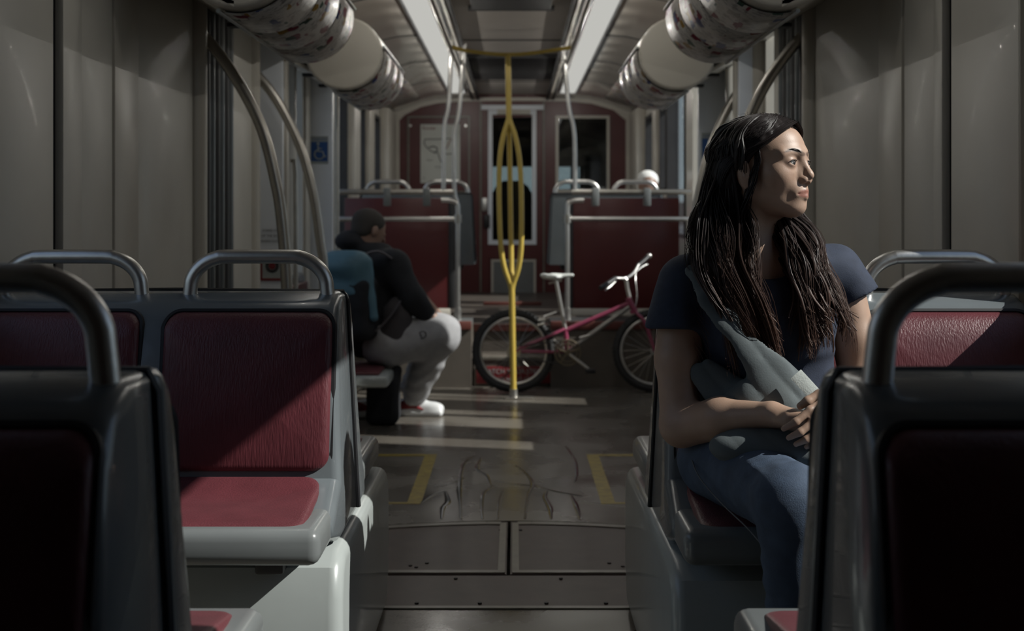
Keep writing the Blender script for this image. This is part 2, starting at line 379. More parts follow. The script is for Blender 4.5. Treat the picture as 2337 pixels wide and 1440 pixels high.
# wall panels between the window bays (articulation): boards with seams, gap, rounded columns, bellows
def wall_panels(s):
    X=XL if s<0 else XR; nm='wall_panel'
    par=wall_left if s<0 else wall_right
    def bx(y0,y1,th,m,name,z0=0.0,z1=2.1,bev=.004):
        a,b=sorted((X-s*.0,X-s*th)); return MB().box(a,b,y0,y1,z0,z1,bev).ob(name,m,par)
    g=(3.50,3.565) if s<0 else (3.58,3.645)
    bx(3.10,g[0],.022,M['beige'],nm); bx(g[0],g[1],.003,M['dark'],'door_gap')
    e=5.02 if s<0 else 5.2
    bx(g[1],3.72,.026,M['beige'],nm); bx(3.726,4.02,.02,M['beige'],nm); bx(4.026,4.28,.026,M['beige2'],nm)
    bx(4.286,e,.02,M['beige'],nm)
    # rounded column (post)
    m=MB(); m.tube([(X-s*.01,e+.06,0),(X-s*.01,e+.06,2.05)],.05,20); m.ob('rounded_post',M['beige2'],par)
    e2=e+1.12 if s<0 else 6.37; m=MB(); m.tube([(X-s*.01,e2,0),(X-s*.01,e2,2.05)],.05,20); m.ob('rounded_post',M['beige2'],par)
    # bellows ridges
    for k in range(6):
        y=e+.19+k*.085
        MB().tube([(X-s*.02,y,.33),(X-s*.02,y,2.0)],[.024]*2,10).ob('bellows_ridge',M['rubber'] if k%2==0 else M['shell'],par)
        MB().tube([(X-s*.02,y,.335),(X-s*.02,y+.02,.22),(X-s*.03,y+.09,.1)],.024,8,sub=3).ob('bellows_foot',M['rubber'],par)
    bx(e+.68,e+1.09 if s<0 else 5.985,.03,M['beige'],nm)
wall_panels(-1); wall_panels(1)
# door bay: header, pillars, white returns
def door_bay(s):
    X=XL if s<0 else XR; par=wall_left if s<0 else wall_right
    def bx(x0,x1,y0,y1,z0,z1,m,name,bev=.006):
        a,b=sorted((X-s*x0,X-s*x1)); return MB().box(a,b,y0,y1,z0,z1,bev).ob(name,m,par)
    # soffit over the doors with dark speaker slots
    bx(0,.30,4.3,7.95,1.93,1.95,M['beige2'],'soffit'); 
    for y in (5.4,6.0,7.3): bx(.12,.2,y,y+.12,1.924,1.93,M['dark'],'speaker_slot')
    for y in (5.1,6.9): bx(.06,.10,y,y+.10,1.922,1.93,M['redp'],'alarm_button')
    # white returns that face the camera
    bx(-.02,.125,6.36,6.40,0.02,1.93,M['whitep'],'white_return')
    bx(-.02,.155,7.88 if s<0 else 7.54,7.93 if s<0 else 7.585,0.02,1.93,M['whitep'],'white_return')
    # beige pillars
    bx(-.0,.14,6.41,6.46,.02,1.93,M['beige2'],'door_pillar',.015); bx(0,.075,7.02,7.09,.02,1.93,M['beige2'],'door_pillar',.015)
    if s<0: bx(0,.03,7.72,7.87,.02,1.93,M['beige'],'door_pillar',.02)
    if s<0: MB().tube([(X-s*.19,7.80,.05),(X-s*.19,7.80,1.93)],.016,12).ob('door_post',M['steeld'],par)
    MB().tube([(X-s*.17,6.33,.5),(X-s*.19,6.33,.56),(X-s*.19,6.33,1.3),(X-s*.17,6.33,1.36)],.011,8,sub=3).ob('door_handle',M['steeld'],par)
    bx(0,.12 if s<0 else .03,7.95,8.25 if s<0 else 8.03,.02,2.1,M['beige'],'wall_pillar',.02)
    if s<0: bx(0,.06,9.8,10.15,.38,2.1,M['beige'],'wall_pillar',.015)
    bx(0,.05,10.93,11.12 if s>0 else 11.27,.38,2.1,M['beige2'],'wall_pillar',.015); bx(0,.09,12.15,12.88,.38,2.1,M['beige2'],'wall_pillar',.02)
door_bay(-1); door_bay(1)
# overhead ducts with curved advertising boards
def duct(s,y0,y1,lab,seed):
    t=empty('overhead_duct',(XC+s*.80,(y0+y1)/2,1.885),lab,'duct'); L=(y1-y0)/2
    prof=[]
    for k in range(36):
        a=2*math.pi*k/36; c,sn=math.cos(a),math.sin(a)
        prof.append((.185*math.copysign(abs(c)**1.0,c),.175*math.copysign(abs(sn)**1.0,sn)))
    bm=MB(); bm.prism([(x,z) for x,z in prof],-L,L,'y')
    o=bm.ob('body',M['beige2'],t)
    mod=o.modifiers.new('b','BEVEL'); mod.width=.012; mod.segments=3; mod.limit_method='ANGLE'; mod.angle_limit=math.radians(60)
    # skirt that joins the duct to the wall
    a,b=sorted((s*.10,s*.40)); MB().box(a,b,-L+.02,L-.02,.06,.14,.02).ob('wall_skirt',M['beige2'],t)
    bd=MB(); g0=.07 if y0>6 else 0; pr=[(s*.0,-.172),(s*.39,.035),(s*.39,.05),(s*.0,-.155)]
    bd.prism(pr,-L+g0,L,'y'); bd.ob('sloped_board',M['beige2'],t,smooth=False)
    for yy in (-L+.35,L-.3): MB().box(s*.2-.05,s*.2+.05,yy-.03,yy+.03,-.076,-.062).ob('speaker_slot',M['dark'],t,smooth=False)
    # adverts: curved sheets on the aisle-facing lower quarter
    nb=3; r=.188
    for k in range(nb):
        ya=-L+.06+(2*L-.12)*k/nb; yb=-L+.06+(2*L-.12)*(k+1)/nb-.015
        def fn(u,v,ya=ya,yb=yb):
            a=math.radians(8-112*v); x=r*math.cos(a)*(-s); z=(r-.006)*math.sin(a)
            return (x,ya+(yb-ya)*u,z)
        g=MB(); g.grid(fn,2,18); p=g.ob('advert',ad_mat('advert_print_%d_%d'%(seed,k),seed*3.7+k*1.9),t)
        mo=p.modifiers.new('s','SOLIDIFY'); mo.thickness=.003; mo.offset=1
    for a in (10,-106):
        aa=math.radians(a); MB().tube([((r+.004)*math.cos(aa)*-s,-L+.03,(r-.002)*math.sin(aa)),((r+.004)*math.cos(aa)*-s,L-.03,(r-.002)*math.sin(aa))],.007,8).ob('advert_rail',M['white'],t)
duct(-1,3.9,5.30,'beige overhead duct with curved adverts, left side, nearer the camera',1)
duct(-1,6.4,7.6,'beige overhead duct with rounded end and adverts above the left door',2)
duct(1,3.9,5.30,'beige overhead duct with curved adverts, right side, nearer the camera',3)
duct(1,6.4,7.6,'beige overhead duct with rounded end and adverts above the right door',4)
# adverts in the coves further back
for s,y0,lab in ((-1,8.6,'glossy advert in the left ceiling cove behind the duct'),(1,8.6,'glossy advert in the right ceiling cove behind the duct'),(-1,10.6,'glossy advert in the left ceiling cove near the end wall'),(1,10.6,'glossy advert in the right ceiling cove near the end wall')):
    def fn(u,v,s=s,y0=y0):
        i=v*3.999; k=int(i); f=i-k; a=half[8+min(k,3)]; b=half[9+min(k,3)]
        return (XC+s*(a[0]*(1-f)+b[0]*f),y0+u*1.8,a[1]*(1-f)+b[1]*f-.006)
    g=MB(); g.grid(fn,2,10); o=g.ob('cove_advert',ad_mat('cove_print_%d'%int(y0*10+s),y0*1.7+s*2.2,(.34,.31,.28))); mo=o.modifiers.new('s','SOLIDIFY'); mo.thickness=.003
    tag(o,lab,'advert')
# ---------------- end wall ----------------
W=Y1; f=3050/W
def ex(p): return (p-1175)/f
def ez(p): return 1.1-(p-495)/f
DZ=.36
mb=MB(); a,b=W,W+.05
hx=(ex(1122),ex(1217),ez(548),ez(268)); wx=(ex(1275),ex(1385),ez(432),ez(270))
for (x0,x1,z0,z1) in ((XL,hx[0],-.05,2.3),(hx[0],hx[1],-.05,hx[2]),(hx[0],hx[1],hx[3],2.3),(hx[1],wx[0],-.05,2.3),(wx[0],wx[1],-.05,wx[2]),(wx[0],wx[1],wx[3],2.3),(wx[1],XR,-.05,2.3)):
    mb.box(x0,x1,a,b,z0,z1)
wall_back=struct(mb.ob('wall_back',M['redwall'],smooth=False))
# beige arch round the red wall
inner=[(ex(912),.36),(ex(912),ez(275)),(ex(925),ez(262)),(ex(960),ez(245)),(ex(1000),ez(236)),(ex(1050),ez(232)),(ex(1095),ez(231)),(ex(1245),ez(231)),(ex(1300),ez(232)),(ex(1350),ez(237)),(ex(1400),ez(252)),(ex(1428),ez(275)),(ex(1428),.36)]
outer=[(XL,.36),(XL,ez(262)),(XL,2.11),(ex(930),2.18),(ex(970),2.22),(ex(1040),2.25),(ex(1095),2.25),(ex(1245),2.25),(ex(1310),2.25),(ex(1380),2.22),(ex(1425),2.18),(XR,2.11),(XR,.36)]
mb=MB(); n=len(inner)
vs=[(p[0],W-.03,p[1]) for p in inner]+[(p[0],W-.03,p[1]) for p in outer]+[(p[0],W,p[1]) for p in inner]
mb.add(vs,[(i,i+1,n+i+1,n+i) for i in range(n-1)]+[(2*n+i,2*n+i+1,i+1,i) for i in range(n-1)])
struct(mb.ob('trim_1',M['beige2'],smooth=False))
def frame(x0,x1,z0,z1,t,y0,y1,m,name,parent):
    k=MB(); k.box(x0,x0+t,y0,y1,z0,z1); k.box(x1-t,x1,y0,y1,z0,z1); k.box(x0+t,x1-t,y0,y1,z0,z0+t); k.box(x0+t,x1-t,y0,y1,z1-t,z1)
    return k.ob(name,m,parent,smooth=False)
door_1=struct(MB().box(ex(1100),ex(1115),W-.018,W,DZ,ez(252)).box(ex(1224),ex(1238),W-.018,W,DZ,ez(252)).box(ex(1115),ex(1224),W-.018,W,ez(590),ez(558)).box(ex(1115),ex(1224),W-.018,W,DZ,ez(674)).ob('door_1',M['redwall'],smooth=False))
frame(ex(1114),ex(1224),ez(558),ez(252),.042,W-.03,W-.001,M['whitep'],'door_frame',door_1)
MB().box(hx[0]-.01,hx[1]+.01,W+.015,W+.021,hx[2],hx[3]).ob('pane',M['glass2'],door_1,smooth=False)
MB().box(ex(1098),ex(1241),W-.035,W,ez(251),ez(240),.003).ob('header_strip',M['whitep'],door_1)
MB().box(ex(1135),ex(1210),W-.036,W,ez(262),ez(250),.003).ob('header_label',M['beige2'],door_1)
for p in (1097,1241): MB().box(ex(p)-.008,ex(p)+.008,W-.02,W,DZ,ez(232)).ob('door_jamb',M['edging'],door_1,smooth=False)
vp=frame(ex(1121),ex(1223),ez(674),ez(592),.022,W-.03,W-.001,M['beige2'],'vent_frame',door_1)
MB().box(ex(1126),ex(1218),W-.02,W-.004,ez(669),ez(597)).ob('vent_panel',M['pan'],vp,smooth=False)
lk=MB().box(ex(1100),ex(1112),W-.05,W-.018,ez(482),ez(452),.006).ob('door_lock',M['steel'],door_1)
MB().box(ex(1104),ex(1118),W-.06,W-.018,ez(520),ez(490),.006).ob('door_handle',M['black'],door_1)
win=frame(ex(1268),ex(1391),ez(440),ez(264),.028,W-.02,W+.0,M['beige2'],'window_22',None); struct(win)
MB().box(wx[0]-.01,wx[1]+.01,W+.015,W+.021,wx[2],wx[3]).ob('pane',M['glass2'],win,smooth=False)
# route map in its frame
t=empty('route_map',(ex(1001),W-.012,ez(352)),'white route map poster in a thin frame on the dark red end wall','poster')
def L(p,q): return (ex(p)-ex(1001), ez(q)-ez(352))
x0,z1=L(930,265); x1,z0=L(1073,441)
frame(x0,x1,z0,z1,.018,-.008,.012,M['edging'],'map_frame',t)
x0,z1=L(960,284); x1,z0=L(1050,418)
MB().box(x0,x1,-.004,.006,z0,z1).ob('sheet',mat('map_paper',(.62,.64,.60),.5,var=.04),t,smooth=False)
def txt(s,size,loc,m,parent,name='lettering',rot=(math.pi/2,0,0),align='CENTER',ext=.0005):
    cu=bpy.data.curves.new(name,'FONT'); cu.body=s; cu.size=size; cu.align_x=align; cu.extrude=ext
    o=bpy.data.objects.new(name,cu); C.objects.link(o); o.data.materials.append(m)
    o.location=loc; o.rotation_euler=rot
    dg=bpy.context.evaluated_depsgraph_get(); me=bpy.data.meshes.new_from_object(o.evaluated_get(dg)); C.objects.unlink(o); bpy.data.objects.remove(o)
    n=bpy.data.objects.new(name,me); C.objects.link(n); n.location=loc; n.rotation_euler=rot; n.parent=parent
    return n
a=L(964,296); txt('Routes',.045,(a[0],-.006,a[1]),M['redp'],t,'map_title',align='LEFT')
def mline(pts,m,r=.004):
    q=MB(); q.tube([(L(*p)[0],-.005,L(*p)[1]) for p in pts],r,6); return q.ob('map_line',m,t)
mline([(970,318),(1000,318),(1028,316)],M['darkgrey']); mline([(970,318),(968,328),(975,338),(985,346),(995,350)],M['darkgrey'])
mline([(978,337),(990,334),(998,338),(998,346),(990,348)],M['darkgrey'],.006); mline([(998,346),(1003,360),(1010,376)],M['darkgrey'])
mline([(1014,352),(1036,351)],M['darkgrey']); mline([(1022,330),(1030,318),(1040,300)],M['redp']); mline([(1018,340),(1024,330)],M['redp'])
for (p,q,s) in ((974,367,'Station'),(992,383,'Terminal'),(966,408,'N')):
    a=L(p,q); txt(s,.022,(a[0],-.006,a[1]),M['print'],t,'map_text',align='LEFT')
for p in (937,1063):
    a=L(p,287); MB().tube([(a[0],-.012,a[1]),(a[0],.01,a[1])],.012,10).ob('screw',M['steel'],t)
# rear deck and steps
deck=MB(); deck.box(XL,XR,9.02,W,.0,.37); dk=tag(deck.ob('rear_deck',M['deck'],smooth=False),'raised dark rear deck reached by steps behind the bicycle','floor platform'); 
MB().box(-.28,.22,9.0,9.06,.33,.376,.004).ob('step_nosing',M['redtrim'],dk)
MB().box(-.26,.22,11.0,11.04,.365,.40,.004).ob('deck_nosing',M['redtrim'],dk)
st=tag(MB().box(-.27,.22,8.68,9.015,0,.19,.004).ob('entry_step',M['step'],smooth=False),'low step in the aisle up to the rear deck, behind the bicycle wheel','step')
MB().box(-.27,.22,8.672,8.70,.165,.194,.004).ob('step_nosing',M['edging'],st)
MB().box(-.25,.24,8.660,8.676,.02,.13,.002).ob('warning_plate',M['redp'],st)
txt('WATCH YOUR STEP',.042,(-.03,8.658,.085),M['white'],st,'lettering'); txt('PLEASE HOLD ON',.036,(-.03,8.658,.035),M['white'],st,'lettering')
for s in (-1,1):
    x0,x1=((XL,-.28) if s<0 else (.23,XR))
    p=tag(MB().box(x0,x1,8.60,9.02,0,.40).ob('wheel_podium',M['step'],smooth=False),'grey boxed podium with a red edge, %s of the rear steps'%('left' if s<0 else 'right'),'platform')
    MB().box(x0,x1,8.585,8.63,.375,.428,.004).ob('red_edge',M['redtrim'],p)
    MB().box(x0,x1,8.63,9.015,.40,.424).ob('top_plate',M['pan'] if s<0 else M['darkgrey'],p,smooth=False)
# partitions
def partition(s):
    x0,x1=((-1.17,-.455) if s<0 else (.40,1.13))
    pc=(x0+x1)/2
    t=empty('partition',(pc,9.2,.42),'dark red partition board in a grey frame on the %s of the rear steps'%('left' if s<0 else 'right'),'partition')
    MB().box(x0-pc,x1-pc,-.01,.01,.05,.81,.004).ob('board',M['redwall'],t)
    MB().box(x0-pc-.01,x1-pc+.01,-.02,.02,.0,.05,.004).ob('bottom_channel',M['beige2'],t)
    xe=(x1 if s<0 else x0)-pc; a,b=sorted((xe,xe-s*.045)); MB().box(a,b,-.014,.014,.05,.81,.004).ob('edge_strip',M['darkgrey'],t)
    # rail frame
    xp=-.375 if s<0 else .346; xw=-1.20 if s<0 else 1.16; y=8.8
    r=empty('rail_frame',(xp,y,.424),'steel rail frame with two bars in front of the %s dark red partition'%('left' if s<0 else 'right'),'railing')
    o=Vector((xp,y,.424)); P=lambda x,z,yy=y:(x-xp,yy-y,z-.424)
    MB().tube([P(xw,1.264),P(xp+s*.03,1.264)],.018,14).ob('top_bar',M['steeld'],r)
    MB().tube([P(xw,1.086),P(xp,1.086)],.0155,14).ob('middle_bar',M['steel'],r)
    MB().tube([P(xp+s*.11,1.21),P(xp+s*.02,1.20),P(xp,1.14),P(xp,.9),P(xp,.424)],.0165,14,sub=4).ob('post',M['steel'],r)
    MB().tube([P(xp,.424),P(xp,.50)],.024,14).ob('post_foot',M['steel'],r)
    MB().tube([P(xp,1.06),P(xp,1.115)],.026,14).ob('joint',M['steeld'],r)
    xs=(-.84,-.58) if s<0 else (.53,.87)
    for xx in xs: MB().box(xx-xp-.024,xx-xp+.024,-.028,.028,1.17-.424,1.29-.424,.008).ob('clamp',M['pan'],r)
    # ceiling stanchions
    if s<0:
        qs=[[(1031,196),(1024,235),(1016,275),(1013,320),(1012,440)],[(1060,208),(1048,250),(1037,300),(1036,340),(1037,435),(1043,460)]]
    else: qs=[[(1284,198),(1298,240),(1308,285),(1312,330),(1312,436)]]
    for q in qs:
        pts=[tuple(px(a,b,8.8)-o) for a,b in q]
        pts[0]=(pts[0][0],pts[0][1],2.24-.424)
        MB().tube(pts,.0145,12,sub=4).ob('stanchion',M['steel'],r)
partition(-1); partition(1)
# cab behind the end wall
cb=MB(); cb.box(XL,XR,14.9,14.95,-.0,1.22); cb.box(XL,XR,14.9,14.95,1.66,2.3); cb.box(XL-.06,XL,W,14.95,0,2.3); cb.box(XR,XR+.06,W,14.95,0,2.3); cb.box(XL,XR,W+.05,14.9,.3,.36); cb.box(XL,XR,W+.05,14.9,2.24,2.3); cb.box(.62,.70,14.8,14.9,.3,2.3); cb.box(.72,XR,14.8,14.9,.3,2.3)
struct(cb.ob('wall_cab',M['darkgrey'],smooth=False))
struct(MB().box(XL,XR,14.93,14.936,1.22,1.66).ob('window_23',M['glass2'],smooth=False))
t=empty('driver_seat',(-.03,14.1,.36),'black high-backed driver seat behind the end door window','seat')
pr=[(-.27,.0),(-.27,.75),(-.24,.93),(-.17,1.06),(-.09,1.12),(.09,1.12),(.17,1.06),(.24,.93),(.27,.75),(.27,.0)]
MB().prism(pr,-.06,.06,'y',.02).ob('backrest',M['black'],t); MB().box(-.25,.25,-.5,-.05,.35,.47,.04).ob('cushion',M['black'],t); MB().tube([(0,-.2,0),(0,-.2,.36)],.06,12).ob('pedestal',M['black'],t)
# ---------------- benches ----------------
SC=(-.215,.215)
def shell_x(co):
    z=co[2]; k=max(0,min(1,(z-.40)/.525)); hw=.435-.027*k
    return (math.copysign(hw,co[0]) if abs(co[0])>.3 else co[0],co[1],z)
THIN=[False]
def yfront(z):
    if THIN[0]: P=[(.50,-.125),(.70,-.105),(.85,-.085),(.895,-.07),(.925,-.04)]
    else: P=[(.50,-.262),(.70,-.238),(.85,-.20),(.895,-.165),(.925,-.10)]
    for (a,b),(c,d) in zip(P,P[1:]):
        if z<=c: return b+(d-b)*max(0,(z-a))/(c-a)
    return P[-1][1]
def make_bench(thin=False):
    THIN[0]=thin
    t=empty('double_seat',(0,0,0),'x','seat')
    prof=[(-.003,.40),(-.30,.40),(-.42,.43),(-.43,.47),(-.33,.505),(-.268,.53),(-.238,.70),(-.20,.85),(-.16,.90),(-.09,.924),(-.003,.925)]
    if thin: prof=[(-.003,.40),(-.16,.40),(-.17,.47),(-.13,.53),(-.105,.70),(-.085,.85),(-.07,.90),(-.04,.924),(-.003,.925)]
    m=MB(); m.prism(prof,-.43,.43,'x',.022,3,shell_x); m.ob('shell',M['shell'],t)
    m=MB(); m.prism([(-.004,.41),(-.014,.41),(-.014,.921),(-.004,.921)],-.436,.436,'x',0,1,shell_x); 
    g=MB()
    for sx in (-1,1):
        g.tube([(sx*.4355,-.0,.41),(sx*.43,-.0,.5),(sx*.409,-.0,.90),(sx*.40,-.0,.922),(0,0,.926)],.0055,6)
    g.ob('seam',M['dark'],t)
    for cx in SC:
        m=MB(); out=puffy(m,.188,.171,.036,lambda u,v,h,cx=cx:(cx+u,yfront(.715+v)-h+.006,.715+v),.026); m.ob('back_pad',M['vinyl'],t)
        pp=MB(); pp.tube([(cx+u*1.012,yfront(.715+v*1.012)-.001,.715+v*1.012) for u,v in out],.0065,6,closed=True); pp.ob('pad_groove',M['dark'],t)
        # pan
        m=MB(); m.box(cx-.212,cx+.212,-.575,-.12 if thin else -.25,.415,.488,.024,4); m.ob('seat_pan',M['pan'],t)
        m=MB(); out=puffy(m,.174,.140,.035,lambda u,v,h,cx=cx:(cx+u,-.405+v,.483+h+(-.010*(v/.14)**2 if v<0 else .040*(v/.14)**2)),.016); m.ob('seat_pad',M['vinyl'],t)
        if thin: continue
        y=-.085; zt=1.008; hw=.158; r=.085; pts=[(cx-hw-.008,y,.86)]
        for k in range(7):
            a=math.pi-math.pi/2*k/6; pts.append((cx-hw+r+r*math.cos(a),y,zt-r*.85+r*.85*math.sin(a)))
        for k in range(7):
            a=math.pi/2-math.pi/2*k/6; pts.append((cx+hw-r+r*math.cos(a),y,zt-r*.85+r*.85*math.sin(a)))
        pts+=[(cx+hw+.008,y,.86)]
        m=MB(); m.tube(pts,.0165,18,sub=3); m.ob('grab_handle',M['steel'],t)
    for x in (-.30,.30): MB().box(x-.03,x+.03,-.42 if not thin else -.3,-.05,.36,.42,.006).ob('bracket',M['darkgrey'],t)
    return t
protos={}
def bench(x,y,away,label,dz=0,handles=True):
    if away not in protos: protos[away]=o=make_bench(bool(away))
    else: o=copy_tree(protos[away])
    o.location=(x,y,dz); o.rotation_euler=(0,0,math.pi if away else 0)
    o['label']=label
    if y<2 and not away:
        for c in o.children:
            if c.name.startswith('grab_handle'): c.location.z=.026
    return o
xl,xr=-.808,.757
bench(xl,3.18,0,'grey double seat with red pads facing the camera, left of the aisle, sunlit lower corner')
bench(xr,3.18,0,'grey double seat with red pads that the woman in navy sits on')
bench(xl,3.186,1,'grey double seat back to back with the sunlit left seat, facing the rear',handles=False)
bench(xr,3.186,1,'grey double seat back to back with the woman\'s seat, facing the rear',handles=False)
bench(xl-.012,1.53,0,'dark out-of-focus double seat nearest the camera at the left edge')
bench(xr+.012,1.53,0,'dark out-of-focus double seat nearest the camera at the right edge')
bench(xl-.012,1.536,1,'grey double seat behind the nearest left seat, only its red cushion corner shows',handles=False)
bench(xr+.012,1.536,1,'grey double seat behind the nearest right seat, in front of the woman\'s knees',handles=False)
bench(-.72,9.75,0,'grey double seat on the rear deck behind the left red partition',.35).rotation_euler=(0,0,math.pi)
bench(.67,9.75,0,'grey double seat on the rear deck behind the right red partition',.35).rotation_euler=(0,0,math.pi)
# wheel boxes under the seats
def wheel_box(s,y0,y1,label):
    x0,x1=((-1.225,-.36) if s<0 else (.315,1.185))
    prof=[(y0+.02,0),(y0,.06),(y0,.30),(y0+.02,.365),(y0+.07,.395),(y1-.07,.395),(y1-.02,.365),(y1,.30),(y1,.12),(y1-.06,0)]
    m=MB(); m.prism(prof,x0,x1,'x',.03,4); o=m.ob('wheel_box',M['white'])
    return tag(o,label,'seat base')
wheel_box(-1,2.78,3.84,'white moulded box under the left double seats, sun falling on its corner')
wheel_box(1,2.68,3.84,'pale grey moulded box under the woman\'s seat')
wheel_box(-1,1.05,2.16,'white moulded box under the nearest left seats')
wheel_box(1,1.05,2.16,'pale grey moulded box under the nearest right seats')
# ---------------- arched handrails by the articulation ----------------
def arch(pts,d0,d1,label):
    P=[px(a,b,d) for a,b,d in pts]
    base=P[-1]; foot=Vector((base.x-.0,base.y,0)); P.append(Vector((base.x,base.y,.35))); P.append(Vector((base.x,base.y,.02)))
    t=empty('arched_handrail',foot,label,'handrail')
    q=[tuple(p-foot) for p in P]
    MB().tube(q,.0225,16,sub=5).ob('tube',M['steeld'],t)
    MB().tube([q[0],tuple(Vector(q[0])*.97+Vector(q[1])*.03)],.034,14).ob('wall_flange',M['black'],t)
    MB().tube([(0,0,0),(0,0,.03)],.045,14).ob('floor_flange',M['steeld'],t)
arch([(455,72,5.14),(505,130,5.14),(560,215,5.14),(600,300,5.14),(626,400,5.14),(643,500,5.14),(655,670,5.14)],0,0,'steel handrail arching down from the wall behind the left seats, nearer pair')
arch([(573,156,6.25),(615,205,6.25),(655,270,6.25),(690,350,6.25),(716,450,6.25),(732,560,6.25),(738,620,6.25)],0,0,'steel handrail arching down beside the blue wheelchair sign, farther on the left')
arch([(1845,68,5.4),(1800,118,5.4),(1755,180,5.4),(1718,250,5.4),(1690,330,5.4),(1668,440,5.4),(1655,600,5.4)],0,0,'steel handrail arching down behind the woman\'s head, nearer of the two on the right')
arch([(1728,150,6.56),(1690,200,6.56),(1650,270,6.56),(1615,360,6.56),(1592,460,6.56),(1580,560,6.56),(1577,640,6.56)],0,0,'dark steel handrail arching down at the woman\'s hair, farther of the two on the right')
# ---------------- yellow pole ----------------
base=Vector((-.008,8.08,0)); t=empty('yellow_pole',base,'bright yellow pole in the aisle that splits into a bulged cage of three bars','pole')
top=Vector((-.034,0,2.085)); ax=lambda z:Vector((top.x*z/2.085,0,z))
MB().tube([ax(.05),ax(.70)],.0185,18).ob('lower_tube',M['yellow'],t)
MB().tube([ax(1.66),ax(2.085)],.0175,18).ob('upper_tube',M['yellow'],t)
for a in (188,-8,90):
    a=math.radians(a); pts=[]
    for z,r in ((.64,.0),(.70,.012),(.78,.040),(.88,.058),(1.02,.066),(1.25,.068),(1.45,.060),(1.58,.038),(1.66,.012),(1.70,0)):
        c=ax(z); pts.append((c.x+r*math.cos(a),c.y+r*math.sin(a),z))
    MB().tube(pts,.0155,14,sub=4).ob('bowed_bar',M['yellow'],t)
MB().tube([(0,0,0),(0,0,.06)],.024,16).ob('foot_collar',M['steel'],t)
MB().box(-.05,.12,-.03,.03,0,.012,.004).ob('foot_plate',M['steeld'],t)
MB().tube([(-.374,0,2.125),(-.27,0,2.102),(-.12,0,2.085),(-.034,0,2.082),(.06,0,2.085),(.20,0,2.102),(.350,0,2.125)],.0115,12,sub=4).ob('crossbar',M['yellow'],t)
for x in (): MB().tube([(x+.02*(1 if x<0 else -1),0,2.14),(x,0,2.24)],.0125,10).ob('crossbar_end',M['yellow'],t)
# ---------------- signs ----------------
def acc_sign(X,Y,label):
    t=empty('accessibility_sign',(X,Y,1.49),label,'sign')
    MB().box(-.052,.052,-.002,.001,-.078,.086).ob('backing',M['white'],t,smooth=False)
    MB().box(-.049,.049,-.004,-.002,-.062,.052).ob('blue_field',M['blue'],t,smooth=False)
    s=MB(); s.ell((-.008,-.006,.040),(.009,.002,.009),12,6)
    s.tube([(-.008,-.006,.028),(-.006,-.006,-.004),(.020,-.006,-.006),(.030,-.006,-.036),(.04,-.006,-.034)],.0042,8)
    s.tube([(-.007,-.006,.014),(.014,-.006,.012)],.0035,8)
    pts=[]
    for k in range(13):
        a=math.radians(110+k*19); pts.append((.0+.028*math.cos(a),-.006,-.022+.028*math.sin(a)))
    s.tube(pts,.004,8); s.ob('wheelchair_symbol',M['white'],t)
    txt('PLEASE MOVE',.014,(0,-.004,.062),M['blue'],t,'lettering')
acc_sign(-1.152,7.878,'blue wheelchair symbol sign on the left white door panel')
acc_sign(1.105,7.538,'blue wheelchair symbol sign on the right white door panel, partly behind the handrail')
t=empty('warning_notice',(-1.153,6.352,.855),'small red-framed notice with a dark round seal, low on the left white panel','notice')
k=.092/2
frame(-.058,.058,-.058,.075,.011,-.003,.001,M['redp'],'red_border',t)
MB().box(-.05,.05,-.001,.002,-.05,.066).ob('sheet',M['white'],t,smooth=False)
s=MB(); pts=[(0.026*math.cos(a*math.pi/8),-.003,.012+.026*math.sin(a*math.pi/8)) for a in range(16)]; s.tube(pts,.006,6,closed=True); s.ob('round_seal',M['print'],t)
MB().ell((0,-.003,.012),(.017,.002,.017)).ob('seal_centre',M['redp'],t)
t=empty('door_text_sign',(-1.15,6.352,1.0),'small three-line black text sticker on the left white panel','sticker')
for i,s_ in enumerate(('STAND CLEAR','OF THE DOORS','WHEN CLOSING')): txt(s_,.0155,(0,0,.03-.025*i),M['print'],t,'lettering')
# ---------------- water on the floor ----------------
def fx(x,y): d=3050*1.1/(y-495); return ((x-1175)*d/3050,d)
paths=[[(1083,1040),(1060,1055),(1052,1080),(1048,1120),(1050,1150),(1052,1185)],[(1098,1045),(1088,1070),(1110,1085),(1120,1110)],[(1178,1062),(1200,1080),(1215,1105),(1205,1130),(1198,1185)],[(1130,1110),(1105,1125),(1100,1160),(1102,1185)],[(1148,1120),(1140,1145),(1136,1185)],
 [(1250,1120),(1243,1135),(1255,1160),(1258,1185)],[(1290,1018),(1312,1050),(1316,1080),(1312,1100)],[(1303,1130),(1315,1155),(1325,1187)],[(1015,1120),(1022,1145),(1010,1160),(1008,1185)],[(990,1112),(1040,1100),(1060,1090)],[(960,1150),(985,1130),(1020,1120)],[(1130,1098),(1180,1105),(1210,1108)],[(1222,1108),(1240,1115),(1290,1125),(1330,1132)]]
WL=['long pale water streak near the left yellow marking, running toward the plates','short curved water streak left of the pole reflection','long crooked water streak right of the pole reflection','hooked water streak just left of the pole reflection','tiny water streak closest to the pole reflection on its left','water streak right of the pole ending at the floor plates','thin water streak farthest back on the right side of the aisle','water streak near the right yellow marking ending at the plates','wavy water streak beside the left yellow marking','flat cross-wise water streak between the left streaks','slanted water streak at the near corner of the left yellow marking','cross-wise water streak under the pole reflection','long cross-wise water streak right of the pole reflection']
for k,p in enumerate(paths):
    P=[Vector((*fx(a,b),.0008)) for a,b in p]
    m=MB(); m.tube(P,[R.uniform(.005,.014) if 0<i<len(P)-1 else .004 for i in range(len(P))],8,sub=4,flat=.16,up=(0,0,1))
    o=m.ob('water_streak',M['wet']); tag(o,WL[k],'water','water streaks on the aisle floor')
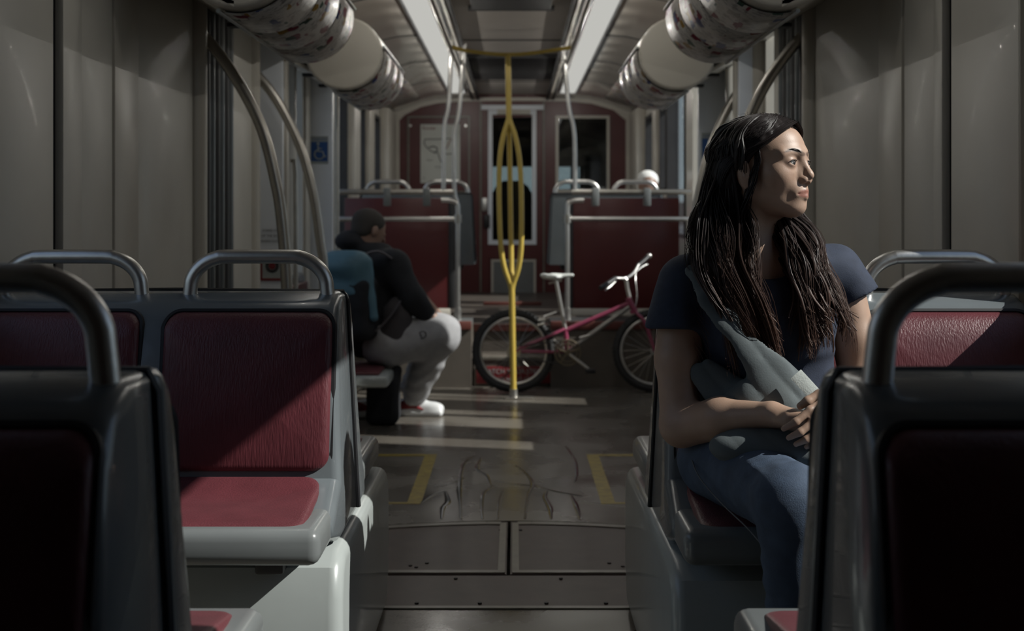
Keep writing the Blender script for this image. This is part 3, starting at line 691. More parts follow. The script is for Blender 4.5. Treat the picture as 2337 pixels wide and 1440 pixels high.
# ---------------- outside ----------------
g=MB().box(-120,120,-60,260,-.40,-.35).ob('ground',M['asphalt'],smooth=False); struct(g)
bm_=[mat('facade_%d'%i,c,.8,var=.1) for i,c in enumerate(((.16,.14,.13),(.2,.2,.22),(.12,.11,.11)))]
Mw=mat('facade_window',(.05,.06,.08),.15)
k=0
for (x,y,wd,dp,h) in ((-40,30,14,30,14),(-42,66,12,26,10),(44,120,16,40,16),(46,170,12,30,12),(-44,105,14,30,15),(-16,230,26,10,5),(20,236,22,10,4)):
    t=empty('building',(x,y,-.35),('brown','grey','dark')[k%3]+' building outside, %s'%('seen through the left windows' if x<-20 else 'seen through the right windows' if x>25 else 'low on the horizon behind the end window')+('',', nearer',', far',', farther',', farthest back',' to the left',' to the right')[k],'building','buildings outside')
    MB().box(-wd/2,wd/2,-dp/2,dp/2,0,h).ob('facade',bm_[k%3],t,smooth=False)
    wm=MB()
    for i in range(int(dp/4)):
        for j in range(int(h/4)):
            sx=-1 if x>0 else 1; xx=sx*wd/2; wm.box(xx-.05,xx+.05,-dp/2+1.2+i*4,-dp/2+3+i*4,1.5+j*3.6,3.4+j*3.6)
    if wm.v: tag(wm.ob('windows',Mw,t,smooth=False),kind='stuff')
    k+=1
# ---------------- organic modelling: distance fields meshed with surface nets ----------------
class Fr:
    def __init__(s,o,u,r,w): s.o=np.array(o,float); s.M=np.array([u,r,w],float).T   # columns: local axes in world
    def loc(s,P): return (P-s.o)@s.M
    def wld(s,p): return s.o+s.M@np.array(p,float)
ID=Fr((0,0,0),(1,0,0),(0,1,0),(0,0,1))
def P_(f,c,R,k,op,fr): return dict(f=f,c=fr.wld(c),R=R,k=k,op=op)
def ell(c,r,k=.01,op='u',fr=ID):
    c=np.array(c,float); r=np.array(r,float)
    def f(P):
        q=(fr.loc(P)-c)/r; k0=np.linalg.norm(q,axis=-1); k1=np.linalg.norm(q/r,axis=-1)+1e-9
        return k0*(k0-1)/k1
    return P_(f,c,r.max(),k,op,fr)
def cap(a,b,ra,rb=None,k=.01,op='u',fr=ID,cut=None):
    a=np.array(a,float); b=np.array(b,float); rb=ra if rb is None else rb; ab=b-a; L2=ab@ab+1e-12
    if cut is not None: cn=np.array(cut[1],float); cn/=np.linalg.norm(cn); cp=np.array(cut[0],float)
    def f(P):
        q=fr.loc(P); t=np.clip(((q-a)@ab)/L2,0,1); d=np.linalg.norm(q-a-t[...,None]*ab,axis=-1)-(ra+(rb-ra)*t)
        if cut is not None: d=np.maximum(d,(q-cp)@cn)
        return d
    return P_(f,(a+b)/2,np.sqrt(L2)/2+max(ra,rb),k,op,fr)
def rb_(c,h,r,k=.01,op='u',fr=ID):
    c=np.array(c,float); h=np.array(h,float)-r
    def f(P):
        q=np.abs(fr.loc(P)-c)-h; return np.linalg.norm(np.maximum(q,0),axis=-1)+np.minimum(q.max(-1),0)-r
    return P_(f,c,np.linalg.norm(h)+r,k,op,fr)
def chain(pts,rs,k=.01,fr=ID,k0=None):
    return [cap(pts[i],pts[i+1],rs[i],rs[i+1],k if i or k0 is None else k0,'u',fr) for i in range(len(pts)-1)]
def evalp(pr,P):
    d=np.full(P.shape[:-1],1.0)
    for p in pr:
        e=p['f'](P); k=p['k']
        if p['op']=='u':
            if k>0:
                h=np.clip(.5+.5*(d-e)/k,0,1); d=d*(1-h)+e*h-k*h*(1-h)
            else: d=np.minimum(d,e)
        else:
            if k>0:
                h=np.clip(.5-.5*(d+e)/k,0,1); d=d*(1-h)-e*h+k*h*(1-h)
            else: d=np.maximum(d,-e)
    return d
def axis(segs):
    out=[segs[0][0]]
    for a,b,s in segs:
        n=max(1,int(round((b-a)/s))); out+=list(np.linspace(a,b,n+1)[1:])
    return np.array(out)
def field(pr,xs,ys,zs,disp=None,B=10):
    F=np.ones((len(xs),len(ys),len(zs)),np.float32)
    for i in range(0,len(xs),B):
        X=xs[i:i+B]
        for j in range(0,len(ys),B):
            Y=ys[j:j+B]
            for l in range(0,len(zs),B):
                Z=zs[l:l+B]; ct=np.array([(X[0]+X[-1])/2,(Y[0]+Y[-1])/2,(Z[0]+Z[-1])/2])
                h=.5*math.sqrt((X[-1]-X[0])**2+(Y[-1]-Y[0])**2+(Z[-1]-Z[0])**2)
                near=[p for p in pr if np.linalg.norm(p['c']-ct)-p['R']<h+p['k']+.012]
                if not any(p['op']=='u' for p in near): continue
                d0=float(evalp(near,ct[None])[0])
                if abs(d0)>h*1.7+.03: F[i:i+B,j:j+B,l:l+B]=math.copysign(1,d0); continue
                G=np.stack(np.meshgrid(X,Y,Z,indexing='ij'),-1); d=evalp(near,G)
                if disp is not None: d=d+disp(G)
                F[i:i+B,j:j+B,l:l+B]=d
    return F
def surfnet(F,xs,ys,zs):
    ins=F<0; c=[(a,b,d) for a in (0,1) for b in (0,1) for d in (0,1)]; nx,ny,nz=F.shape
    S=sum(ins[a:nx-1+a,b:ny-1+b,d:nz-1+d].astype(np.int8) for a,b,d in c); act=(S>0)&(S<8)
    I=np.argwhere(act); idx=-np.ones(act.shape,np.int64); idx[tuple(I.T)]=np.arange(len(I))
    ax=(xs,ys,zs); cp={}; cv={}
    for q in c:
        J=I+np.array(q); cp[q]=np.stack([xs[J[:,0]],ys[J[:,1]],zs[J[:,2]]],-1); cv[q]=F[J[:,0],J[:,1],J[:,2]].astype(float)
    acc=np.zeros((len(I),3)); cnt=np.zeros(len(I))
    for q in c:
        for a in range(3):
            if q[a]: continue
            r=list(q); r[a]=1; r=tuple(r); u,v=cv[q],cv[r]; m=(u<0)!=(v<0); t=np.where(m,u/np.where(m,u-v,1),0)
            acc+=np.where(m[:,None],cp[q]+(cp[r]-cp[q])*t[:,None],0); cnt+=m
    V=acc/np.maximum(cnt,1)[:,None]; Q=[]
    for a in range(3):
        b,d=(a+1)%3,(a+2)%3; s0=[slice(None)]*3; s1=[slice(None)]*3; s0[a]=slice(0,-1); s1[a]=slice(1,None)
        A=ins[tuple(s0)]; Bm=ins[tuple(s1)]; E=np.argwhere(A!=Bm); E=E[(E[:,b]>0)&(E[:,d]>0)&(E[:,b]<F.shape[b]-1)&(E[:,d]<F.shape[d]-1)]
        if not len(E): continue
        sg=A[tuple(E.T)]
        def g(ob,od):
            J=E.copy(); J[:,b]-=ob; J[:,d]-=od; return idx[tuple(J.T)]
        q=np.stack([g(1,1),g(0,1),g(0,0),g(1,0)],-1); q=np.where(sg[:,None],q,q[:,::-1]); Q.append(q)
    return V,np.concatenate(Q)
def np_mesh(name,V,Q,m,parent,smooth_iter=1):
    me=bpy.data.meshes.new(name); n=len(V); k=len(Q)
    if smooth_iter:
        e=np.concatenate([Q[:,[i,(i+1)%4]] for i in range(4)]); 
        for _ in range(smooth_iter):
            s=np.zeros_like(V); c=np.zeros(n); np.add.at(s,e[:,0],V[e[:,1]]); np.add.at(s,e[:,1],V[e[:,0]]); np.add.at(c,e[:,0],1); np.add.at(c,e[:,1],1)
            V=V*.6+.4*s/np.maximum(c,1)[:,None]
    me.vertices.add(n); me.vertices.foreach_set('co',V.astype(np.float32).ravel())
    me.loops.add(k*4); me.loops.foreach_set('vertex_index',Q.astype(np.int32).ravel())
    me.polygons.add(k); me.polygons.foreach_set('loop_start',np.arange(0,k*4,4,dtype=np.int32)); 
    try: me.polygons.foreach_set('loop_total',np.full(k,4,np.int32))
    except Exception: pass
    me.update(calc_edges=True); me.validate()
    o=bpy.data.objects.new(name,me); C.objects.link(o); me.materials.append(m); me.polygons.foreach_set('use_smooth',[True]*len(me.polygons)); me.update()
    if parent is not None: o.parent=parent; o.matrix_parent_inverse=Matrix.Translation(-Vector(parent.location))
    return o
def organic(name,pr,bb,m,parent,disp=None,it=1,B=10):
    xs,ys,zs=[axis(s) for s in bb]; F=field(pr,xs,ys,zs,disp,B); V,Q=surfnet(F,xs,ys,zs); return np_mesh(name,V,Q,m,parent,it),V
def wave(P,fr,amp,seed=0):
    x,y,z=P[...,0],P[...,1],P[...,2]
    return amp*(np.sin(x*fr+seed+2*np.sin(z*fr*.6+seed))+np.sin(z*fr*1.3+1.7*np.sin(x*fr*.5+y*fr*.4)+seed*2)+np.sin(y*fr*1.1+seed*3))/3
# ---------------- the woman ----------------
skin=mat('skin',(.40,.265,.195),.48,var=.06,vscale=25,bump=.06,bscale=350,subs=.12)
n=skin.node_tree; b=n.nodes['Principled BSDF']; at=n.nodes.new('ShaderNodeAttribute'); at.attribute_name='tint'
mxs=n.nodes.new('ShaderNodeMix'); mxs.data_type='RGBA'; mxs.blend_type='MULTIPLY'; mxs.inputs[0].default_value=1
src=b.inputs['Base Color'].links[0].from_socket; n.links.new(src,mxs.inputs[6]); n.links.new(at.outputs['Color'],mxs.inputs[7]); n.links.new(mxs.outputs[2],b.inputs['Base Color'])
hairm=mat('brown_hair',(.017,.012,.011),.5,spec=.3)
n=hairm.node_tree; b=n.nodes['Principled BSDF']; g=n.nodes.new('ShaderNodeNewGeometry'); s_=n.nodes.new('ShaderNodeSeparateXYZ'); r_=n.nodes.new('ShaderNodeMapRange'); cr=n.nodes.new('ShaderNodeValToRGB')
r_.inputs[1].default_value=1.12; r_.inputs[2].default_value=.84
n.links.new(g.outputs['Position'],s_.inputs[0]); n.links.new(s_.outputs['Z'],r_.inputs[0]); n.links.new(r_.outputs[0],cr.inputs[0]); cr.color_ramp.elements[0].color=(.014,.010,.010,1); cr.color_ramp.elements[1].color=(.085,.045,.032,1); n.links.new(cr.outputs[0],b.inputs['Base Color'])
tee=mat('navy_cotton',(.025,.034,.060),.85,var=.12,vscale=60,bump=.12,bscale=420)
denim=mat('blue_denim',(.052,.078,.125),.8,var=.22,vscale=30,bump=.3,bscale=600)
bagm=mat('grey_bag_cloth',(.095,.112,.118),.85,var=.10,vscale=12,bump=.1,bscale=300)
bagl=mat('pale_bag_tape',(.42,.45,.43),.8,var=.12,vscale=40,bump=.2,bscale=300)
wm=empty('woman',(.53,2.85,.49),'seated young woman with long dark hair, navy t-shirt and grey sling bag, looking right','person')
th=math.radians(50); pit=math.radians(3)
u=np.array([math.sin(th)*math.cos(pit),-math.cos(th)*math.cos(pit),math.sin(pit)]); r=np.array([-math.cos(th),-math.sin(th),0]); wv=np.cross(r,u)*-1
wv=np.cross(u,-r); wv/=np.linalg.norm(wv)
if wv[2]<0: wv=-wv
H=Fr((.531,2.83,1.207),u,r,wv)
hd=[ell((-.018,0,.030),(.092,.072,.074),fr=H),ell((.024,0,.034),(.060,.060,.054),k=.02,fr=H),ell((.028,0,-.025),(.056,.058,.078),k=.03,fr=H)]
for s in (-1,1):
    hd+=[cap((-.008,s*.050,-.052),(.058,s*.012,-.090),.017,.014,k=.03,fr=H),ell((.050,s*.041,-.022),(.022,.020,.020),k=.028,fr=H),
         cap((.083,s*.012,.021),(.066,s*.046,.020),.0085,.008,k=.016,fr=H)]
hd+=[ell((.067,0,-.089),(.018,.020,.015),k=.018,fr=H),ell((.074,0,-.058),(.018,.026,.022),k=.016,fr=H)]
for s in (-1,1):
    hd+=[ell((.098,s*.031,.001),(.020,.017,.012),k=.012,op='s',fr=H)]
hd+=[cap((.083,0,.012),(.099,0,-.020),.0070,.0080,k=.014,fr=H),cap((.078,-.006,-.004),(.086,-.009,-.030),.006,.0065,k=.01,fr=H),cap((.078,.006,-.004),(.086,.009,-.030),.006,.0065,k=.01,fr=H),ell((.1025,0,-.0275),(.0080,.0080,.0072),k=.009,fr=H),cap((.100,0,-.040),(.089,0,-.046),.0045,.005,k=.006,fr=H)]
for s in (-1,1):
    hd+=[ell((.0925,s*.0108,-.0355),(.0090,.0058,.0068),k=.006,fr=H),ell((.0985,s*.0062,-.0445),(.0055,.0030,.0035),k=.003,op='s',fr=H)]
    hd+=[cap((.0905,s*.004,-.0575),(.0795,s*.0215,-.0635),.0042,.0022,k=.005,fr=H),cap((.0885,s*.002,-.0700),(.079,s*.019,-.0655),.0056,.0025,k=.006,fr=H)]
hd+=[cap((.097,-.012,-.0632),(.097,.012,-.0632),.0013,k=.0025,op='s',fr=H)]
for s in (-1,1): hd+=[cap((.097,s*.010,-.0632),(.083,s*.0225,-.0642),.0013,.001,k=.0025,op='s',fr=H)]
for s in (-1,1):
    e=(.0725,s*.031,.001)
    hd+=[ell(e,(.0140,.0150,.0135),k=.006,fr=H),ell((.0900,s*.0315,.0012),(.0120,.0132,.0054),k=.0015,op='s',fr=H)]
    # ears
    hd+=[ell((-.012,s*.075,-.014),(.016,.0075,.029),k=.006,fr=H),ell((-.001,s*.083,-.011),(.0105,.0075,.018),k=.003,op='s',fr=H),cap((-.012,s*.080,-.004),(-.010,s*.080,-.022),.003,.003,k=.003,fr=H),ell((-.008,s*.073,-.040),(.008,.005,.009),k=.005,fr=H)]
# neck, torso core, arms
body=hd+[cap(H.wld((-.025,0,-.045)),(.527,2.885,1.00),.050,.054,k=.03),ell((.528,2.875,1.0),(.11,.06,.045),k=.04),
 cap(H.wld((.000,-.052,-.045)),(.555,2.845,1.005),.010,.010,k=.015),cap(H.wld((-.01,.05,-.05)),(.515,2.835,1.0),.012,.010,k=.02),
 ell((.53,2.87,.90),(.145,.080,.15),k=.05),ell((.535,2.87,.72),(.13,.082,.15),k=.05),ell((.53,2.87,.585),(.15,.09,.08),k=.04),
 cap((.36,2.865,.955),(.345,2.83,.80),.050,.046,k=.04),cap((.345,2.83,.80),(.347,2.80,.665),.046,.041,k=.02),
 cap((.350,2.795,.662),(.42,2.72,.690),.0435,.0415,k=.02),cap((.42,2.72,.690),(.505,2.625,.712),.0405,.0235,k=.02),
 cap((.70,2.90,.985),(.735,2.885,.83),.048,.044,k=.04),cap((.735,2.885,.83),(.737,2.87,.715),.044,.040,k=.02),cap((.737,2.865,.712),(.69,2.745,.728),.041,.036,k=.02),cap((.69,2.745,.728),(.630,2.605,.745),.036,.023,k=.02)]
# right hand (underneath)
body+=[ell((.545,2.588,.706),(.044,.028,.017),k=.02),cap((.505,2.625,.712),(.545,2.59,.708),.022,.018,k=.015)]
for base_,tip,dz in (((.583,2.585,.712),(.632,2.585,.700),0),((.585,2.572,.706),(.636,2.568,.690),0),((.583,2.562,.698),(.630,2.555,.680),0),((.578,2.556,.690),(.616,2.548,.672),0)):
    m_=((base_[0]+tip[0])/2,(base_[1]+tip[1])/2,(base_[2]+tip[2])/2+.004); body+=chain([base_,m_,tip],[.0092,.0085,.0065],k=.004,k0=.009)
body+=chain([(.530,2.572,.714),(.556,2.552,.716),(.578,2.546,.712)],[.013,.0105,.008],k=.006,k0=.014)
# left hand (on top, fingers pointing down to the image left)
body+=[ell((.610,2.572,.736),(.030,.026,.030),k=.018)]
for ps,rs in (([(.592,2.552,.748),(.560,2.536,.733),(.532,2.530,.712),(.510,2.536,.698)],[.0092,.0082,.0074,.0056]),
              ([(.594,2.545,.733),(.564,2.526,.712),(.538,2.520,.694),(.518,2.528,.682)],[.0092,.0082,.0073,.0055]),
              ([(.598,2.546,.718),(.572,2.527,.695),(.550,2.525,.679),(.533,2.534,.669)],[.0088,.0078,.0069,.0053]),
              ([(.604,2.552,.705),(.584,2.537,.683),(.567,2.536,.670),(.555,2.544,.662)],[.0080,.0070,.0062,.0049]),
              ([(.612,2.585,.756),(.586,2.572,.757),(.562,2.565,.746),(.548,2.566,.737)],[.0125,.0108,.0095,.0072])):
    body+=chain(ps,rs,k=.004,k0=.010)
bb=([(.22,.42,.006),(.42,.645,.0022),(.645,.80,.006)],[(2.48,2.50,.01),(2.50,2.66,.0026),(2.66,2.745,.004),(2.745,2.90,.0022),(2.90,3.0,.006)],
    [(.48,.655,.008),(.655,.78,.0024),(.78,1.02,.007),(1.02,1.09,.004),(1.09,1.33,.0018)])
bo,V=organic('skin_body',body,bb,skin,wm,it=1)
bo['label']='tan skin of face, neck, arms and folded hands'
# lip and cheek colour
me=bo.data; V=np.empty(len(me.vertices)*3,np.float32); me.vertices.foreach_get('co',V); V=V.reshape(-1,3).astype(float)
L_=H.loc(V); tint=np.ones((len(V),4)); 
q=((L_[:,0]-.087)/.020)**2+(L_[:,1]/.0225)**2+((L_[:,2]+.0635)/.0095)**2; a=np.clip((1.15-q)/.35,0,1)[:,None]*(L_[:,0]>.07)[:,None]
tint[:,:3]=tint[:,:3]*(1-a)+a*np.array([.80,.52,.52])
for s in (-1,1):
    q=((L_[:,0]-.06)/.03)**2+((L_[:,1]-s*.04)/.02)**2+((L_[:,2]+.025)/.02)**2; a=np.clip(1-q,0,1)[:,None]*.15; tint[:,:3]=tint[:,:3]*(1-a)+a*np.array([1,.7,.65])
    q=((L_[:,1]-s*.031)/.022)**2+((L_[:,2]-.001)/.013)**2; a=(np.clip(1.1-q,0,1)*(L_[:,0]>.06)*.35)[:,None]; tint[:,:3]=tint[:,:3]*(1-a)+a*np.array([.6,.5,.5])
bpl=[np.array(p) for p in ((.0925,.012,.0180),(.0905,.024,.0250),(.082,.037,.0275),(.069,.049,.0215))]
for s in (-1,1):
    Q=L_*np.array([1,s,1]); dm=np.full(len(V),9.0)
    for i,(a_,b_) in enumerate(zip(bpl,bpl[1:])):
        ab=b_-a_; t=np.clip(((Q-a_)@ab)/(ab@ab),0,1); dd=np.linalg.norm((Q-a_-t[:,None]*ab)*np.array([.12,.45,1]),axis=1); dm=np.minimum(dm,dd/(1.1-.22*(i+t)))
    a=np.clip((.0056-dm)/.0024,0,1)[:,None]*.78; tint[:,:3]=tint[:,:3]*(1-a)+a*np.array([.16,.14,.13])
ca=me.color_attributes.new('tint','FLOAT_COLOR','POINT'); ca.data.foreach_set('color',tint.astype(np.float32).ravel())
# eyes, lashes, brows
eyew=mat('eye_white',(.34,.32,.30),.3,coat=.1); iris=mat('dark_iris',(.010,.006,.004),.5); lash=mat('lash_brow',(.014,.010,.009),.7)
H3=Matrix(((H.M[0][0],H.M[0][1],H.M[0][2]),(H.M[1][0],H.M[1][1],H.M[1][2]),(H.M[2][0],H.M[2][1],H.M[2][2])))
def hw_(p): return Vector(H.wld(p))
for s in (-1,1):
    c=hw_((.0720,s*.031,.001)); m=MB(); m.ell((0,0,0),(.0128,)*3,20,14); eo=m.ob('eyeball',eyew,wm); eo.location=c-wm.location
    gz=(Vector(H.M[:,0])*.97-Vector(H.M[:,1])*.18-Vector(H.M[:,2])*.04).normalized(); q=gz.to_track_quat('Z','Y').to_matrix()
    m=MB(); m.ell((0,0,0),(.0062,.0062,.0030),20,10,q); io=m.ob('iris',iris,eo); io.location=gz*.0107
    up=MB(); pts=[hw_((.0725+.0145*math.cos(t)*math.cos(.42),s*.031+.0150*math.sin(t),.001+.0049*math.cos(t*1.15)))+Vector(H.M[:,0])*.0012 for t in np.linspace(-1.05,1.05,9)]
    up.tube([p-wm.location for p in pts],[.0002]+[.0009]*7+[.0003],6,sub=2); up.ob('eyelashes',lash,wm)
    br=MB(); pts=[(.0925,s*.012,.0185),(.0905,s*.024,.0265),(.082,s*.037,.0285),(.069,s*.049,.0215)]
    br.tube([hw_(p)-wm.location for p in pts],[.0008,.0016,.0014,.0005],6,sub=5,flat=.6); br.ob('eyebrow',lash,wm)
# t-shirt
def neckcut():
    return ell((.535,2.80,1.015),(.062,.075,.048),k=.008,op='s')
sh=[ell((.53,2.865,.90),(.163,.096,.15),k=.05),ell((.535,2.865,.74),(.150,.098,.15),k=.06),ell((.475,2.805,.865),(.055,.052,.055),k=.05),ell((.60,2.81,.865),(.055,.052,.055),k=.05),ell((.525,2.885,.985),(.135,.062,.055),k=.05),
    ell((.44,2.875,.97),(.07,.055,.045),k=.04),ell((.63,2.885,.99),(.07,.055,.045),k=.04),ell((.535,2.865,.60),(.165,.105,.06),k=.04),
    cap((.365,2.865,.955),(.337,2.832,.86),.062,.061,k=.03,cut=((.337,2.83,.862),(-.06,-.1,-1))),
    cap((.695,2.895,.985),(.748,2.885,.90),.058,.056,k=.03,cut=((.735,2.88,.922),(.45,-.1,-.85))),
    neckcut(),cap(H.wld((-.025,0,-.06)),(.527,2.885,1.06),.052,.056,k=.006,op='s')]
shirt,_=organic('t_shirt',sh,([(.24,.83,.0048)],[(2.70,3.0,.005)],[(.53,1.06,.0048)]),tee,wm,disp=lambda P:wave(P,42,.0030,.5)+wave(P,95,.0010,2)-.0035*np.exp(-((P[...,2]-.80-.10*(P[...,0]-.5))/.012)**2)*(P[...,0]>.5),it=2)
# jeans
jn=[ell((.53,2.865,.585),(.170,.105,.085),k=.04),cap((.445,2.84,.582),(.505,2.44,.580),.088,.066,k=.05),cap((.505,2.44,.578),(.535,2.49,.10),.064,.045,k=.03),
    cap((.615,2.84,.582),(.685,2.44,.580),.088,.066,k=.05),cap((.685,2.44,.578),(.69,2.48,.10),.064,.045,k=.03)]
jeans,_=organic('jeans',jn,([(.30,.80,.0065)],[(2.34,3.0,.0065)],[(.05,.69,.0065)]),denim,wm,disp=lambda P:wave(P,50,.0028,1.3)+.002*np.sin(P[...,2]*160+6*np.sin(P[...,0]*30))*np.exp(-((P[...,1]-2.48)/.07)**2),it=1)
stt=MB(); stt.tube([Vector(p)-wm.location for p in ((.368,2.80,.60),(.372,2.70,.575),(.40,2.60,.545),(.433,2.50,.52),(.452,2.44,.50))],.0014,6,sub=4); stt.ob('seam_stitching',mat('pale_thread',(.12,.13,.14),.8),wm)
for x in (.535,.69):
    s=[ell((x,2.43,.035),(.045,.11,.032),k=.02),ell((x,2.49,.06),(.043,.05,.05),k=.03)]; so_,_=organic('shoe',s,([(x-.06,x+.06,.008)],[(2.3,2.56,.008)],[(.0,.13,.008)]),M['black'],wm)
# sling bag: strap, pouch and pale tape
bl=empty('sling_bag',(.53,2.70,.60),'soft grey cloth sling bag worn across the woman\'s chest and resting on her lap','bag')
def strapf(P):
    return 0
st1=[(.362,2.90,1.006),(.366,2.862,1.016),(.376,2.805,.985),(.402,2.752,.935),(.435,2.722,.885),(.475,2.708,.830),(.515,2.702,.775)]
bp=[]
for a,b,ra,rb in zip(st1,st1[1:],(.017,.017,.017,.018,.021,.028),(.017,.017,.018,.021,.028,.045)):
    bp.append(('s',a,b,ra,rb))
def flatcap(a,b,ra,rb,k,nrm,fl):
    a=np.array(a,float);b=np.array(b,float);nv=np.array(nrm,float);nv/=np.linalg.norm(nv);ab=b-a;L2=ab@ab
    def f(P):
        q=P-a;t=np.clip((q@ab)/L2,0,1);e=q-t[...,None]*ab;dn=e@nv;el=np.sqrt(np.maximum((e*e).sum(-1)-dn**2,0));rr=ra+(rb-ra)*t
        return (np.sqrt(el**2+(dn/fl)**2+1e-12)-rr)*min(1,fl*1.6)
    return dict(f=f,c=(a+b)/2,R=np.sqrt(L2)/2+max(ra,rb),k=k,op='u')
bagp=[flatcap(a,b,ra,rb,.006,(-.1,-1,.35) if i>1 else (-.2,-.3,1),.26) for i,(_,a,b,ra,rb) in enumerate(bp)]
bagp+=[ell((.520,2.725,.690),(.118,.048,.082),k=.03),flatcap((.395,2.775,.775),(.47,2.735,.70),.03,.05,.02,(-.3,-1,.2),.35),ell((.485,2.655,.642),(.100,.075,.042),k=.03),ell((.560,2.630,.640),(.095,.085,.040),k=.03),
       flatcap((.52,2.722,.775),(.62,2.70,.665),.045,.07,.02,(0,-1,.35),.35)]
def bagd(P):
    s=(P[...,0]-.45)*.66+(P[...,2]-.80)*.75; t=(P[...,0]-.45)*.6-(P[...,2]-.8)*.8
    up=np.clip((P[...,2]-.69)/.06,0,1)
    return (.0052*(np.abs(np.sin(s*62+1.2*np.sin(t*11)))**.6-.6)*np.clip(up+.35,0,1)*np.clip((.96-P[...,2])/.1,.35,1)*-1)+wave(P,26,.0034,2.2)
bag,_=organic('pouch',bagp,([(.33,.72,.0042)],[(2.52,2.94,.0045)],[(.585,1.06,.0042)]),bagm,bl,disp=bagd,it=1)
def ribbon(pts,w,m,name,par,th=.0016,nrm=(0,-1,.4)):
    g=MB(); g.tube([Vector(p)-par.location for p in pts],w,8,sub=5,flat=th/w,up=nrm); return g.ob(name,m,par)
ribbon([(.560,2.664,.787),(.577,2.658,.768),(.600,2.652,.742),(.622,2.648,.716)],.0145,bagl,'pale_tape',bl)
# hair
RH=random.Random(11)
hc=[ell((-.013,0,.034),(.101,.081,.078),fr=H),ell((-.055,0,-.01),(.060,.078,.085),k=.03,fr=H),ell((.10,0,-.04),(.152,.1045,.12),k=.008,op='s',fr=H)]
hc+=[cap(H.wld((-.060,.035,-.03)),(.432,2.86,1.08),.050,.047,k=.03),cap((.432,2.86,1.08),(.438,2.795,.98),.047,.043,k=.03),cap((.438,2.795,.98),(.475,2.755,.88),.045,.030,k=.03),
     cap(H.wld((-.075,-.04,-.03)),(.58,2.90,1.08),.045,.040,k=.03),cap((.58,2.90,1.08),(.612,2.80,.985),.038,.032,k=.02),cap((.612,2.80,.985),(.628,2.775,.88),.032,.026,k=.03),
     cap((.43,2.87,1.08),(.56,2.93,1.06),.05,.05,k=.03)]
hc+=[ell((-.006,.092,-.026),(.022,.024,.024),k=.006,op='s',fr=H)]
hco,_=organic('hair_mass',hc,([(.34,.72,.0042)],[(2.70,3.02,.0045)],[(.83,1.34,.0042)]),hairm,wm,disp=lambda P:wave(P,60,.0012,.7)+.0009*np.sin((P[...,0]*1.0+P[...,1]*.6)*260+5*np.sin(P[...,2]*24)),it=1)
hm=MB()
def scalp(az,el,k=1.0):   # direction on the scalp; az 0 = front, +90 = her right
    a,e=math.radians(az),math.radians(el); return np.array([-.013+.101*k*math.cos(e)*math.cos(a),.080*k*math.cos(e)*math.sin(a),.034+.077*k*math.sin(e)])
def lock(pts,r,wav=0,ph=None,frq=9,n=5):
    pts=[Vector(p) for p in pts]; Pq,_=catmull(pts,[1]*len(pts),5); L=len(Pq); ph=RH.uniform(0,6.28) if ph is None else ph
    out=[];rs=[]
    for i,p in enumerate(Pq):
        t=i/(L-1); a=wav*min(1,t*1.6)**1.5; out.append(p+Vector((math.sin(t*frq+ph)*a,math.cos(t*frq*1.2+ph)*a*.6,0))); rs.append(r*(1-.75*t**2.5)*(0.5+.5*min(1,t*8)))
    hm.tube([p-wm.location for p in out],rs,n,flat=.6,caps=True)
def U(a,b): return RH.uniform(a,b)
# image-left side: clumped wavy locks from the parting, behind the ear, over the shoulder
def clump(side,u_,v_,n,zt):
    ph=U(0,6.28); fq=U(11,17); am=U(.006,.013); a1=U(85,172); front=RH.random()<.45 and side>0; rr=U(.010,.016); ez_=U(-.012,.012)
    for i in range(n if front else n+2):
        j1,j2=U(-1,1),U(-1,1); a0=U(-10,10) if side>0 else -U(0,14)
        if side>0:
            if front: mid=[scalp(U(60,72),U(44,58)),scalp(U(92,112),U(14,30),1.05),scalp(U(112,138),U(-26,-8),1.14)]
            else: aa=a1+U(-8,8); mid=[scalp(aa*.85,U(48,60),1.03),scalp(aa,U(14,30),1.06),scalp(aa,U(-28,-10),1.14)]
            W1=[(.436+.056*u_+rr*j1,2.825+.045*v_+rr*j2,1.095),(.440+.054*u_+rr*j1,2.785+.042*v_+rr*j2,1.005),(.462+.050*u_+rr*.8*j1,2.745+.022*v_+rr*.6*j2,.925),(.492+.055*u_+rr*.45*j1+ez_,2.732+.015*v_+rr*.4*j2,zt+U(-.02,.03))]
        else:
            aa=a1+U(-8,8); mid=[scalp(-aa*.8,U(40,55),1.02),scalp(-aa,U(8,25),1.06),scalp(-aa,U(-28,-12),1.10)]
            W1=[(.582+.036*u_+rr*j1,2.86+.04*v_+rr*j2,1.085),(.605+.044*u_+rr*j1,2.79+.035*v_+rr*j2,1.005),(.622+.048*u_+rr*.8*j1,2.752+.018*v_+rr*.6*j2,.93),(.632+.056*u_+rr*.45*j1+ez_,2.738+.014*v_+rr*.4*j2,zt+U(-.02,.03))]
        lock([H.wld(scalp(a0,U(58,84)))]+[H.wld(p) for p in mid]+W1,U(.0006,.0017) if i<n else U(.0040,.0062),am*U(.85,1.15),ph=ph+(U(-.35,.35) if i<n else 0),frq=fq,n=4 if i<n else 7)
for c_ in range(46): clump(1,U(-1,1),U(-1,1),17,U(.785,.865))
for c_ in range(42): clump(-1,U(-1,1),U(-1,1),16,U(.815,.885))
